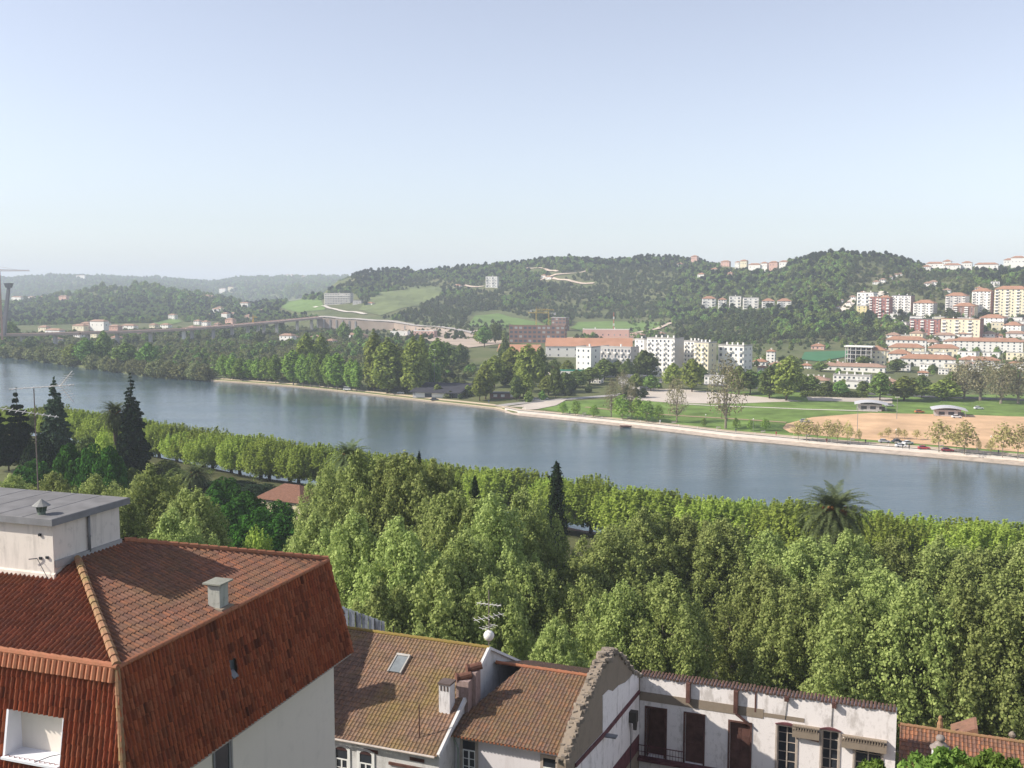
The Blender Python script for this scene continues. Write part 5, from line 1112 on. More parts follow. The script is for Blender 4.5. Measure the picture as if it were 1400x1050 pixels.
def bld(label, px0, px1, pyb, pyt, wall=WW, roof='hip', rm=RF, st=2, bays=3, rot=-33, dep=11, side=2, balc=0, name='house', group=None, ww=1.15, wh=1.35, cat=None, chim=1, lift=0, rhf=None, sidewall=None, wm=None):
    P = hit((px0+px1)/2, pyb); Y = P.y; a = math.radians(rot); Wt = (px1-px0)/1400*Y
    w = max(3, (Wt-dep*abs(math.sin(a)))/math.cos(a)); Ht = (pyb-pyt)/1400*Y
    if w < dep*.8 and Wt < dep*1.5: dep = Wt*.62; w = max(2.5, (Wt-dep*abs(math.sin(a)))/math.cos(a))
    o = thing(name, label, cat or ('building' if st > 3 else 'house'), (P.x, P.y+dep*.5, P.z-.3+lift), a, group)
    rh = {'hip': min(.24*min(w, dep), Ht*.35), 'gable': min(.25*dep, Ht*.4), 'flat': .5, 'mono': 1.2}[roof]; rh = rhf or rh; H = Ht-rh+.3
    m = MB(); m.box(-w/2, w/2, -dep/2, dep/2, -3, H); m.build('wall', wall, o)
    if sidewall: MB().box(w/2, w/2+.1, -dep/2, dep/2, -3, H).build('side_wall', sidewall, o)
    m = MB(); e = .5; b = [(-w/2-e, -dep/2-e, H), (w/2+e, -dep/2-e, H), (w/2+e, dep/2+e, H), (-w/2-e, dep/2+e, H)]
    if roof == 'hip':
        k = min(w, dep)/2*.9; 
        t = [(-w/2+k, -dep/2+k, H+rh), (w/2-k, -dep/2+k, H+rh), (w/2-k, dep/2-k, H+rh), (-w/2+k, dep/2-k, H+rh)]; m.hull([(x, y, z-.25) for x, y, z in b], b); m.hull(b, t)
    elif roof == 'gable':
        t = [(-w/2-e, -.05, H+rh), (w/2+e, -.05, H+rh), (w/2+e, .05, H+rh), (-w/2-e, .05, H+rh)]; m.hull(b, t)
    elif roof == 'mono': m.hull(b, [(x, y, z+(.4 if y < 0 else rh)) for x, y, z in b])
    else:
        m.box(-w/2-.1, w/2+.1, -dep/2-.1, dep/2+.1, H, H+.25); m.box(-w/2, w/2, -dep/2, -dep/2+.25, H+.25, H+.8); m.box(w/2-.25, w/2, -dep/2+.25, dep/2, H+.25, H+.8); m.box(-w/2, -w/2+.25, -dep/2+.25, dep/2, H+.25, H+.8)
    ro = m.build('roof', rm, o)
    if chim:
        for i in range(chim):
            c = link('chimney', CMESH, ro); c.location = (-w/2+w*(i+.6)/chim*.85, dep*.12, H+rh*.35)
    fh = H/st
    rw = random.Random(int(px0*7+pyb))
    def put(mesh, nm, x, y, z, sx, sz, rz=0, sy=1):
        if mesh is WMESH and rw.random() < .3: mesh = SHM
        c = link(nm, mesh, o); c.location = (x, y, z); c.scale = (sx, sy, sz); c.rotation_euler[2] = rz
    for s in range(st):
        for i in range(bays):
            x = -w/2+w*(i+.5)/bays; z = fh*s+fh*.32
            if balc and (i % balc == 0): put(BMESH, 'balcony', x, -dep/2, fh*s, w/bays*.72, .95, 0, 1.1); put(wm or WMESH, 'window', x, -dep/2, fh*s+.2, w/bays*.5, fh*.68)
            else: put(wm or WMESH, 'window', x, -dep/2, z, min(ww, w/bays*.6), min(wh, fh*.5))
        for i in range(side):
            y = -dep/2+dep*(i+.5)/side; put(WMESH, 'window', w/2+(.1 if sidewall else 0), y, fh*s+fh*.32, min(ww, dep/side*.5), min(wh, fh*.5), math.pi/2)
    return o
g1 = 'slab apartment blocks of the plain'; g2 = 'apartment blocks on the right slope'; g3 = 'houses on the right hilltop'; g4 = 'houses on the middle skyline'; g5 = 'houses of the village behind the viaduct'; g6 = 'white terraces in the woods'
# the near town
bld('white apartment block, tall narrow end leftmost of the slab blocks', 868, 886, 512, 463, WW, 'flat', RG, 8, 2, -35, 9, 0, 0, 'apartment_block', g1, cat='apartments')
bld('long white apartment slab with balconies and grey shaded end wall', 886, 936, 515, 462, WW, 'flat', RG, 8, 7, -38, 12, 0, 2, 'apartment_block', g1, cat='apartments', chim=4, sidewall=WG)  # grey side wall paints the shade on the white slab's right end
bld('white apartment slab behind the first one, between grey end wall and cream block', 936, 966, 512, 466, WW, 'flat', RG, 8, 4, -38, 11, 0, 2, 'apartment_block', g1, cat='apartments', chim=3)
bld('cream apartment block with brown balconies right of the white slabs', 950, 982, 516, 468, WC, 'flat', RG, 7, 4, -38, 11, 1, 2, 'apartment_block', g1, cat='apartments', chim=3)
bld('low white apartment block with terrace roof right of the slabs', 984, 1032, 514, 472, WW, 'flat', RG, 5, 5, -35, 14, 2, 2, 'apartment_block', g1, cat='apartments', chim=4)
bld('long grey four-storey block before the white slabs', 822, 874, 515, 474, WG, 'flat', RG, 5, 9, -38, 10, 1, 2, 'apartment_block', g1, cat='apartments')
bld('white block joined to the left end of the long grey block', 788, 822, 517, 474, WW, 'flat', RG, 5, 3, -38, 11, 1, 0, 'apartment_block', g1, cat='apartments')
bld('long orange-roofed school building with white gable', 746, 868, 489, 463, WW, 'gable', RO, 2, 10, -6, 26, 2, 0, 'school_building', cat='building', chim=2, rhf=6)
bld('smaller orange-roofed hall left of the long school', 680, 742, 492, 472, WW, 'gable', RO, 1, 6, -8, 22, 2, 0, 'hall', cat='building', chim=0, rhf=5)
bld('low white hall with green awning roof among the trees', 760, 812, 519, 506, WW, 'flat', GN, 1, 5, -10, 10, 1, 0, 'low_hall', cat='building', chim=0)
bld('low building with green canopy left of the slab blocks', 828, 870, 516, 498, WG, 'flat', GN, 2, 5, -20, 10, 1, 0, 'low_hall', cat='building', chim=0)
bld('grey shed with dark mono-pitch roof at the road bend', 850, 886, 532, 514, WG, 'mono', RD, 1, 3, -30, 10, 1, 0, 'road_shed', cat='shed', chim=0)
bld('long unfinished brown concrete block under construction', 696, 776, 469, 445, WB, 'flat', WB, 4, 12, -10, 16, 3, 0, 'construction_block', cat='building site', chim=0, ww=3.2, wh=2.2)
bld('darker higher block behind the brown construction block', 754, 779, 452, 434, WB, 'flat', WG, 4, 4, -20, 14, 2, 0, 'construction_block', cat='building site', chim=0, ww=2.6, wh=1.8)
bld('low pale site buildings beside the red and white crane', 797, 862, 462, 450, WP_, 'flat', WW, 1, 8, -10, 12, 1, 0, 'site_hut', cat='hut', chim=2)
bld('pink-roofed pale building right of the red crane', 565, 597, 462, 452, WP_, 'flat', WW, 2, 6, -15, 10, 1, 0, 'site_building', cat='building', chim=0)
bld('low white hut left of the pinkish building', 533, 560, 459, 453, WW, 'flat', WW, 1, 3, -15, 8, 1, 0, 'site_hut', cat='hut', chim=0)
for i, (a, b, pb, t, w_, rf_, rm_) in enumerate([(700, 722, 510, 500, WW, 'hip', RF2), (726, 744, 506, 496, WW, 'flat', RG), (744, 770, 514, 500, WC, 'hip', RF), (806, 826, 524, 514, WW, 'flat', RG), (846, 866, 526, 516, WG, 'flat', RG), (1036, 1050, 512, 500, WW, 'hip', RF), (964, 1000, 526, 514, WW, 'flat', RG), (868, 884, 462, 456, WW, 'hip', RF2), (896, 912, 460, 454, WW, 'hip', RF2)]):
    bld(f'low pale building of the near town between trees, {ordn(i, 9)}', a, b, pb, t, w_, rf_, rm_, 2, 5, -25, 11, 1, 0, 'low_building', 'low buildings of the near town')
# white terraces in the woods above the slabs
for i, (a, b, t, rm, ph) in enumerate([(960, 981, 405, RF, 'leftmost'), (982, 996, 407, RF, 'second'), (997, 1016, 405, RG, 'third, flat-roofed'), (1016, 1040, 407, RG, 'fourth, flat-roofed'), (1042, 1062, 408, RF, 'fifth'), (1063, 1085, 408, RF, 'rightmost')]):
    bld(f'white terrace house in the woods, {ph} of six', a, b, 423-i*.3, t, WW, 'hip' if rm is RF else 'flat', rm, 4, 3, -15, 12, 1, 2, 'terrace_house', g6)
# middle skyline
for i, (a, b, pb, t, wl) in enumerate([(926, 936, 366, 359, WW), (945, 956, 360, 349, WP_), (954, 966, 384, 373, WW), (972, 984, 374, 366, WW), (975, 986, 362, 355, WW), (986, 1000, 364, 356, WP_), (995, 1003, 382, 372, WP_), (1005, 1014, 367, 357, WW), (1012, 1024, 368, 355, WC), (1024, 1042, 373, 360, WW), (1040, 1052, 372, 358, WW), (1052, 1066, 370, 357, WP_), (1066, 1080, 369, 356, WW), (1050, 1056, 382, 375, WC)]):
    bld(f'little house with tiled roof on the middle skyline, {ordn(i, 14)}', a, b, pb, t, wl, 'hip', RF, 2, 3, -30, 9, 1, 0, 'house', g4)
# the lone houses on the hillside
bld('white villa of stepped storeys alone on the wooded hillside', 664, 682, 393, 378, WW, 'flat', RG, 4, 4, -15, 10, 1, 2, 'hillside_villa', cat='villa')
bld('pale hotel block on the hill above the road embankment', 443, 482, 416, 401, plain('hotel_wall', (.62, .58, .52)), 'flat', RG, 5, 10, -12, 13, 1, 1, 'hotel_building', cat='hotel', chim=1, ww=3.2, wh=2.2)
bld('low annex at the right end of the hillside hotel', 482, 496, 416, 411, WG, 'flat', RG, 1, 3, -12, 10, 1, 0, 'hotel_annex', cat='building', chim=0)
for i, (a, b, pb, t, ph) in enumerate([(740, 748, 380, 375, 'by the hairpin road'), (746, 756, 382, 377, 'next to the hairpin road'), (548, 553, 383, 380, 'on the ridge right of the dark pines'), (500, 512, 417, 413, 'by the road right of the hotel'), (620, 632, 393, 389, 'at the end of the pale hill road')]):
    bld('tiny pale house '+ph, a, b, pb, t, WW, 'hip', RF, 1, 2, -30, 7, 0, 0, 'hillside_house', 'lone houses on the hillside', chim=0)
# right slope: apartment blocks
R_ = [
 ('pale block with cream side at the left end of the slope', 1174, 1202, 425, 400, WW, 'flat', RG, 5, 4, 2, None),
 ('small yellow block below the pale one', 1173, 1190, 432, 418, WY, 'flat', RG, 4, 2, 0, None),
 ('maroon and white striped tower, leftmost red one', 1190, 1206, 434, 406, WR, 'flat', RF, 8, 3, 2, None),
 ('maroon tower with white balcony strip, second red one', 1202, 1222, 438, 404, WR, 'hip', RF, 8, 3, 2, WR),
 ('broad white block with dark roof beside the maroon towers', 1222, 1253, 430, 404, WW, 'flat', RD, 7, 6, 2, WB),
 ('white block with tiled roof right of the broad white block', 1252, 1284, 434, 410, WW, 'hip', RF, 6, 5, 2, WG),
 ('tall grey-white tower with red-roofed top', 1296, 1328, 430, 400, WG, 'hip', RF, 8, 5, 2, WW),
 ('brown and cream tower before the grey-white one', 1307, 1340, 435, 414, WB, 'hip', RF, 6, 4, 2, WC),
 ('tall pale tower with red roof, upper right', 1332, 1362, 430, 394, WW, 'hip', RF, 9, 5, 2, WR),
 ('tall cream tower cut by the right edge of the photo', 1365, 1408, 436, 391, WC, 'hip', RF, 10, 6, 2, WC),
 ('maroon and white block in the lower row, left', 1249, 1292, 458, 436, WR, 'flat', RD, 6, 6, 2, WR),
 ('cream block with maroon corner in the lower row', 1293, 1345, 464, 436, WC, 'flat', RF, 6, 6, 2, WR),
 ('white house row behind the lower cream block', 1344, 1380, 448, 430, WW, 'hip', RF, 4, 5, 0, None),
 ('white house at the right edge of the lower row', 1375, 1405, 458, 440, WW, 'hip', RF, 4, 4, 0, None),
 ('small white house left below the maroon block', 1218, 1232, 440, 429, WW, 'flat', RG, 2, 2, 0, None)]
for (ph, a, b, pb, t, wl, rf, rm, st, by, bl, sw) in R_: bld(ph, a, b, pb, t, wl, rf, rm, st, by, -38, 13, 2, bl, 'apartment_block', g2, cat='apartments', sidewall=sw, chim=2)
# lower right: long white rows and cream houses
R2 = [('long white row of houses with red roofs, upper left of the low quarter', 1215, 1270, 480, 460, WW, RF, 3, 8),
 ('very long white row with red roof above the brown trees', 1310, 1398, 482, 462, WW, RF, 4, 12),
 ('cream house with flat orange roof left of the cream gables', 1187, 1218, 498, 473, WC, RF, 3, 4),
 ('cream house with hipped roof in the middle of the low quarter', 1218, 1268, 486, 470, WC, RF, 2, 5),
 ('second cream house, right of the middle one', 1272, 1316, 488, 471, WC, RF, 2, 4),
 ('lower white house with cream gable below the middle house', 1217, 1252, 496, 478, WW, RF, 3, 4),
 ('long white row with arched dark windows and red roof', 1236, 1310, 502, 485, WW, RF, 2, 9),
 ('small house with red hipped roof before the arched row', 1215, 1234, 504, 493, WW, RF, 2, 3),
 ('low row of white houses with faded red roof by the greenhouse', 1126, 1214, 508, 497, WW, RF2, 1, 9),
 ('white shop row with flat roof above the river road', 1142, 1198, 524, 513, WW, RG, 2, 8),
 ('low white warehouse below the shop row', 1158, 1194, 532, 521, WW, RG, 1, 3),
 ('low brown-roofed shed row behind the hedge', 1100, 1142, 528, 515, WC, RF2, 1, 5),
 ('white house with small tower left of the sports field', 1048, 1062, 496, 478, WW, RF, 4, 2),
 ('red-roofed hut beside the green sports field', 1110, 1131, 478, 470, WP_, RF, 1, 3),
 ('low white house at the left end of the low quarter', 1030, 1052, 500, 491, WW, RF, 1, 3),
 ('white house peeking between the trees below the towered house', 1052, 1074, 506, 495, WW, RF2, 2, 3),
 ('low pale house behind the brown poplars', 1316, 1372, 500, 488, WW, RF, 2, 6),
 ('low red-roofed house between pavilion and poplars', 1205, 1232, 528, 518, WP_, RF2, 1, 4)]
for (ph, a, b, pb, t, wl, rm, st, by) in R2: bld(ph, a, b, pb, t, wl, 'hip' if rm is not RG else 'flat', rm, st, by, -24, 12, 2, 0, 'row_house', 'low houses of the right quarter', chim=4 if b-a > 40 else 1)
# open concrete frame of a building under construction
P = hit(1173, 497); fr = thing('concrete_frame_building', 'open concrete frame with white roof slab beside the cream house', 'building site', (P.x, P.y, P.z), math.radians(-30)); Wf = 34/1400*P.y; Hf = 24/1400*P.y; m = MB()
for i in range(6):
    for j in (0, 1): m.box(-Wf/2+i*Wf/5-.25, -Wf/2+i*Wf/5+.25, j*8-.25, j*8+.25, 0, Hf-.8)
for kz in range(1, 4): m.box(-Wf/2-.3, Wf/2+.3, -.3, 8.3, kz*Hf/4-.2, kz*Hf/4+.1)
m.build('frame', WG, fr); MB().box(-Wf/2-1, Wf/2+1, -1, 9, Hf-.8, Hf).build('roof_slab', WW, fr); MB().box(-Wf/2, Wf/2, 8.3, 8.6, 0, Hf-.8).build('back_wall', dark, fr)
# hilltop right
rr7 = random.Random(12)
Y_ = []
for row_, (ya, yb) in enumerate(((446, 436), (452, 443), (466, 456), (474, 466), (492, 484), (508, 500))):
    for q_ in range(6): Y_.append((1212+q_*33+(row_*13) % 25, ya+rr7.uniform(-1, 1), yb+rr7.uniform(-2, 1)))
for i, (a, pb, t) in enumerate(sorted(Y_)): bld(f'little pale house in the packed rows of the right quarter, {ordn(i, 36)}', a, a+rr7.uniform(18, 30), pb, t-2, [WW, WW, WC, WW, WW][i % 5], ['flat', 'hip', 'flat'][i % 3], [RG, RF2, RG][i % 3], 2, 3, -34+rr7.uniform(-10, 10), 9, 1, 0, 'packed_house', 'little houses in the packed rows')
X_ = [(1200,1216,452,444),(1346,1360,442,432),(1358,1374,466,456),(1378,1398,472,462),(1270,1284,472,464),(1232,1246,466,458),(1168,1180,492,482),(1206,1218,486,478),(1396,1410,446,434),(1140,1152,500,494),(1096,1112,504,497),(1322,1340,502,494),(1284,1300,512,504),(1256,1272,514,507),(1380,1404,502,494),(1290,1300,444,436),(1380,1396,424,412),(1334,1346,400,392),(1290,1304,402,394),(1356,1370,392,385)]
for i, (a, b, pb, t) in enumerate(sorted(X_)): bld(f'small house squeezed between the blocks of the right quarter, {ordn(i, 20)}', a, b, pb, t, [WW, WC, WW, WP_][i % 4], ['hip', 'flat'][i % 3 == 2], [RF, RF2, RG][i % 3], 2, 3, -30+rr7.uniform(-8, 8), 9, 1, 0, 'small_house', 'small houses of the right quarter')
R3 = [(1262, 1276, 372, 362), (1268, 1292, 370, 358), (1290, 1304, 367, 355), (1292, 1316, 371, 360), (1316, 1332, 371, 357), (1330, 1350, 362, 350), (1336, 1366, 372, 359), (1352, 1370, 361, 350), (1374, 1392, 366, 353), (1384, 1404, 370, 350), (1304, 1320, 364, 354)]
for i, (a, b, pb, t) in enumerate(R3): bld(f'white house with red roof on the right hilltop, {ordn(i, 11)}', a, b, pb, t, WW, 'hip', RF, 2, 4, -30, 10, 1, 0, 'hilltop_house', g3)
R4 = [(1162, 1172, 410, 404), (1194, 1206, 389, 383), (1203, 1214, 388, 380), (1214, 1222, 383, 377), (1222, 1230, 379, 374), (1228, 1236, 377, 373), (1264, 1278, 394, 385), (1271, 1285, 392, 383), (1148, 1154, 414, 409), (1158, 1164, 418, 412), (1143, 1150, 422, 418), (1176, 1186, 404, 398)]
for i, (a, b, pb, t) in enumerate(R4): bld(f'small white house on the slope below the right hilltop, {ordn(i, 12)}', a, b, pb, t, WW, 'hip', RF2, 2, 3, -30, 8, 1, 0, 'slope_house', 'small houses on the right slope', chim=0)
# village and plain houses behind the viaduct
V_ = [(52, 66, 456, 448), (60, 86, 462, 452), (98, 118, 456, 446), (110, 124, 450, 443), (122, 146, 456, 440), (118, 136, 466, 456), (148, 164, 455, 447), (165, 186, 452, 446), (204, 214, 452, 445), (219, 232, 450, 445), (150, 165, 468, 462), (265, 274, 444, 440), (276, 285, 446, 441), (296, 303, 430, 422), (303, 312, 440, 430), (328, 340, 424, 416), (308, 320, 446, 438), (100, 112, 464, 458), (382, 402, 468, 459), (474, 490, 464, 458), (488, 500, 466, 459), (388, 406, 466, 461), (284, 292, 413, 407), (278, 286, 412, 406), (300, 308, 401, 397), (312, 318, 399, 395), (290, 300, 430, 424), (230, 240, 437, 432), (15, 30, 414, 408), (38, 46, 412, 408), (52, 62, 413, 408), (80, 92, 412, 407), (104, 116, 383, 379)]
V_ = [(a-1, b+2, pb, t-3) for a, b, pb, t in V_]+[(70, 84, 470, 461), (180, 192, 462, 454), (198, 210, 458, 451), (240, 252, 458, 451), (136, 150, 448, 440), (256, 268, 452, 445), (282, 293, 436, 429), (312, 324, 434, 427), (334, 346, 438, 430), (292, 302, 448, 441), (352, 362, 430, 423), (405, 420, 470, 463), (424, 440, 466, 458), (445, 460, 471, 463)]
for i, (a, b, pb, t) in enumerate(sorted(V_)): bld(f'little white red-roofed house of the hazy valley, {ordn(i, len(V_))}', a, b, pb, t, [WW, WW, WP_, WC][i % 4], 'hip', RF2, 2, 3, -25, 8, 1, 0, 'valley_house', g5, chim=0)
V2 = [(316, 322, 380, 376), (332, 339, 380, 376), (348, 356, 380, 376), (366, 373, 379, 375), (372, 380, 379, 374), (380, 388, 378, 374), (390, 396, 379, 375), (396, 402, 379, 375), (412, 418, 381, 377), (430, 436, 380, 377)]
for i, (a, b, pb, t) in enumerate(V2): bld(f'tiny white house on the far left skyline, {ordn(i, len(V2))}', a, b, pb, t, WW, 'hip', RF2, 2, 3, -25, 14, 0, 0, 'skyline_house', 'houses on the far left skyline', chim=0)
# ---------------------------------------------------------------- viaduct, pylon, cranes
dk_ = [(-40, 457, 980), (43, 456, 1000), (110, 454, 1010), (171, 452.5, 1030), (251, 449, 1060), (314, 444.5, 1100), (375, 439, 1160), (436, 433, 1260)]
pts = [Vector(at(*q)) for q in dk_]; VI = thing('viaduct', 'long road viaduct under construction on slim grey piers across the plain', 'viaduct', (0, 0, 0)); m = MB()
for a, b in zip(pts, pts[1:]):
    d = (b-a); s = Vector((-d.y, d.x, 0)).normalized()*6
    m.hull([a-s-Vector((0, 0, 2.2)), b-s-Vector((0, 0, 2.2)), b+s-Vector((0, 0, 2.2)), a+s-Vector((0, 0, 2.2))], [a-s, b-s, b+s, a+s])
m.build('deck', plain('rusty_deck', (.42, .32, .27)), VI); m = MB()
for a, b in zip(pts, pts[1:]): m.tube(a+Vector((0, -6, .5)), b+Vector((0, -6, .5)), .5, .5, 4)
m.build('parapet', WP_, VI); xs = [-20, 30, 75, 120, 160, 205, 251, 262, 291, 317, 338, 352, 360, 378, 386, 405, 425]
for px in xs:
    X = np.interp(px, [q[0] for q in dk_], [p.x for p in pts]); Yv = np.interp(px, [q[0] for q in dk_], [p.y for p in pts]); Zv = np.interp(px, [q[0] for q in dk_], [p.z for p in pts]); g = tz(X, Yv)-1
    MB().box(X-1.3, X+1.3, Yv-2.5, Yv+2.5, min(g, Zv-4), Zv-2.2).build('pier', WG if px != 251 else WW, VI)
m = MB(); a = Vector(at(436, 434, 1262)); b = Vector(at(540, 441, 1230)); c_ = Vector(at(668, 463, 1100))
RW = thing('retaining_wall', 'brownish retaining wall carrying the pale road beside the viaduct', 'wall', (0, 0, 0))
for p, q in ((a, b), (b, c_)): m.hull([p+Vector((0, -9, -12)), q+Vector((0, -9, -12)), q+Vector((0, -8, -12)), p+Vector((0, -8, -12))], [p+Vector((0, -9, 0)), q+Vector((0, -9, 0)), q+Vector((0, -8, 0)), p+Vector((0, -8, 0))])
m.build('wall_face', plain('embankment_face', (.36, .29, .24), .95, .1, .2, .05), RW); m = MB()
for i in range(12): p = a.lerp(b, i/12) if i < 7 else b.lerp(c_, (i-6)/8); m.box(p.x-.8, p.x+.8, p.y-10, p.y-9, p.z-12, p.z-1)
m.build('buttress', WG, RW)
def crane(label, px, pyb, pyt, px2, col, Y=None, jy=None, w=1.1):
    P = Vector(at(px, pyb, Y)) if Y else hit(px, pyb); H = (pyb-pyt)/1400*P.y; L = (px2-px)/1400*P.y; o = thing('tower_crane', label, 'crane', P, 0, 'tower cranes'); m = MB()
    for dx in (-w/2, w/2):
        for dy in (-w/2, w/2): m.box(dx-.16, dx+.16, dy-.16, dy+.16, -2, H)
    k = 0
    while k*2.4 < H-2.4: 
        m.tube((-w/2, -w/2, k*2.4), (w/2, -w/2, k*2.4+2.4), .12, .12, 4); m.tube((w/2, w/2, k*2.4), (-w/2, w/2, k*2.4+2.4), .12, .12, 4); k += 1
    m.tube((0, 0, H), (0, 0, H+4), .4, .1, 4); m.build('mast', col, o); m = MB(); s = 1 if L > 0 else -1
    m.tube((0, -.5, H), (L, -.5, H), .25, .18, 4); m.tube((0, .5, H), (L, .5, H), .25, .18, 4); m.tube((0, 0, H+1.3), (L, 0, H+.6), .22, .15, 4); n = int(abs(L)/2.5)
    for i in range(n): m.tube((L*i/n, -.5, H), (L*(i+.5)/n, 0, H+1.2), .1, .1, 4); m.tube((L*(i+.5)/n, 0, H+1.2), (L*(i+1)/n, .5, H), .1, .1, 4)
    m.tube((0, 0, H+4), (L*.6, 0, H+1), .08, .08, 4); m.build('jib', col, o); m = MB(); m.tube((0, 0, H), (-L*.3, 0, H), .35, .35, 4); m.box(-L*.3-1.2, -L*.3+1.2, -.7, .7, H-2.2, H+.3); m.build('counterweight', WG, o); return o
CY = plain('crane_yellow', (.62, .42, .06), .6); CR = plain('crane_red', (.45, .13, .08), .6); CG = plain('crane_rust', (.36, .22, .17), .6)
crane('yellow crane over the brown construction block, left one', 733, 446, 424, 757, CY, 1150); crane('yellow crane over the brown construction block, right one', 750, 446, 428, 722, CY, 1170)
crane('rusty tower crane at the left edge beside the leaning pylon', 3, 462, 371, 44, CG, 950); 
P = Vector(at(839, 455, 1200)); o = thing('site_mast', 'thin red and white mast beside the green field', 'mast', P); m = MB(); m.tube((0, 0, -2), (0, 0, 24), .7, .35, 6); m.build('pole', CR, o); m = MB(); m.box(-.8, .8, -.5, .5, 8, 11); m.box(-.7, .7, -.5, .5, 16, 19); m.build('band', WW, o)
crane('small orange crane on the viaduct deck', 346, 444, 434, 352, CY, 1130)
P = Vector(at(5, 456, 980)); o = thing('leaning_pylon', 'grey leaning bridge pylon with a wider dark head at the left edge', 'pylon', P); q = Vector(at(12, 392, 980))-P; m = MB()
m.hull([(-2, -2, -2), (1.4, -2, -2), (1.4, 2, -2), (-2, 2, -2)], [(q.x-1.1, -1.4, q.z), (q.x+1.1, -1.4, q.z), (q.x+1.1, 1.4, q.z), (q.x-1.1, 1.4, q.z)]); m.build('shaft', plain('dark_grey_concrete', (.20, .19, .20)), o)
m = MB(); m.hull([(q.x-2, -2.4, q.z-1), (q.x+2, -2.4, q.z-1), (q.x+2, 2.4, q.z-1), (q.x-2, 2.4, q.z-1)], [(q.x-3.4, -3, q.z+3.4), (q.x+3.4, -3, q.z+3.4), (q.x+3.4, 3, q.z+3.4), (q.x-3.4, 3, q.z+3.4)]); m.build('pylon_head', bpy.data.materials['dark_grey_concrete'], o)
# ---------------------------------------------------------------- boathouse and curved pavilions
P = hit(596, 544); SLT = plain('boathouse_slate', (.05, .05, .06), .9, .1, .15, .3); o = thing('boathouse', 'dark grey flat-pitched boathouse with white front by the water', 'boathouse', P, math.radians(-16)); w = 68/1400*P.y
MB().hull([(-w/2, 0, -.3), (w/2, 0, -.3), (w/2, 19, -.3), (-w/2, 19, -.3)], [(-w/2, 0, 3.0), (w/2, 0, 3.0), (w/2, 19, 6.0), (-w/2, 19, 6.0)]).build('wall', WG, o); MB().box(-w/2+1.5, w*.30, -.15, -.02, .3, 2.7).build('white_front', WW, o)
MB().box(-w/2+7, -w/2+11, -.25, -.15, .3, 2.4).build('door', dark, o); MB().box(w*.34, w*.46, -.1, -.02, 0, 2.6).build('door', dark, o)
m = MB(); m.hull([(-w/2-1.5, -2, 2.9), (w/2+1, -2, 2.9), (w/2+1, 20, 6.2), (-w/2-1.5, 20, 6.2)], [(-w/2-1.5, -2, 3.15), (w/2+1, -2, 3.15), (w/2+1, 20, 6.5), (-w/2-1.5, 20, 6.5)]); m.build('roof', SLT, o)
o2 = thing('river_cafe', 'low dark kiosk among the trees beside the landing place', 'kiosk', hit(690, 545), math.radians(-5)); MB().box(-8, 8, 0, 6, 0, 2.8).build('wall', WB, o2); MB().box(-9, 9, -1, 7, 2.8, 3.1).build('roof', RD, o2)
for x in (-5, -1, 4): MB().box(x-1, x+1, -.1, -.02, .8, 2.2).build('window', WW, o2)
def curved(label, px, pyb, wpx):
    P = hit(px, pyb); w = wpx/1400*P.y; o = thing('curved_pavilion', label, 'pavilion', P, math.radians(-18), 'curved-roof pavilions'); d = 9
    MB().box(-w/2+1.5, w/2-3, 0, d, -.2, 3.1).build('wall', plain('pavilion_grey', (.45, .40, .38)), o); MB().box(w/2-3, w/2-2.8, 0, d, -.2, 3.2).build('side_wall', WR, o)
    m = MB(); n = 10; ring = lambda y, dz: [(-w/2+w*i/n, y, 3.0+1.7*math.sin(math.pi*(.12+.80*i/n))-.6+dz) for i in range(n+1)]
    A_, B_ = ring(-1.5, 0), ring(d+1.5, 0); A2, B2 = ring(-1.5, .22), ring(d+1.5, .22)
    for i in range(n): m.quad(A2[i], A2[i+1], B2[i+1], B2[i]); m.quad(A_[i], B_[i], B_[i+1], A_[i+1]); m.quad(A_[i], A_[i+1], A2[i+1], A2[i]); m.quad(B_[i+1], B_[i], B2[i], B2[i+1])
    m.quad(A_[0], A2[0], B2[0], B_[0]); m.quad(A_[-1], B_[-1], B2[-1], A2[-1]); m.build('roof', plain('pale_metal_roof', (.50, .49, .50), .5, .4, .05, .5), o)
    for x in (-w/2+1, w/2-1): MB().tube((x, -1.2, -.2), (x, -1.2, 2.9), .12).build('post', metal, o)
    for i in range(3): MB().box(-w/2+3+i*4, -w/2+5.5+i*4, -.05, -.01, .9, 2.3).build('window', dark, o)
curved('curved grey-roofed pavilion at the sand lot, left one', 1191, 562, 44); curved('curved grey-roofed pavilion at the sand lot, right one', 1298, 570, 46)
# ---------------------------------------------------------------- cars, lamps, people
def car(label, px, pyb, col, rz=0, van=False):
    P = hit(px, pyb); o = thing('parked_car', label, 'car' if not van else 'van', (P.x, P.y, P.z+.2), rz, 'parked cars'); m = MB(); pr = [(-2.1, .35), (-2.1, .8), (-1.9, .95), (-1.4, 1.0), (1.1, .95), (1.9, .8), (2.1, .6), (2.1, .35)]
    if van: pr = [(-2.3, .35), (-2.3, 1.0), (2.0, 1.0), (2.3, .8), (2.3, .35)]
    m.hull([(x, -.85, z) for x, z in pr[::-1]], [(x, .85, z) for x, z in pr[::-1]]); b = m.build('body', col, o)
    top = [(-1.6, 1.0), (-1.2, 1.42), (.3, 1.45), (1.0, .98)] if not van else [(-2.3, 1.0), (-2.25, 1.9), (1.2, 1.9), (2.0, 1.0)]
    m = MB(); m.hull([(x, -.76, z) for x, z in top[::-1]], [(x, .76, z) for x, z in top[::-1]]); m.build('cabin', dark, o); m = MB(); t = top[1:3]
    m.box(t[0][0], t[1][0], -.72, .72, t[0][1], t[0][1]+.06); m.build('roof', col, o)
    for x in (-1.3, 1.3):
        for y in (-.8, .8): MB().tube((x, y-.1, .3), (x, y+.1, .3), .32, .32, 10).build('wheel', asphalt, o)
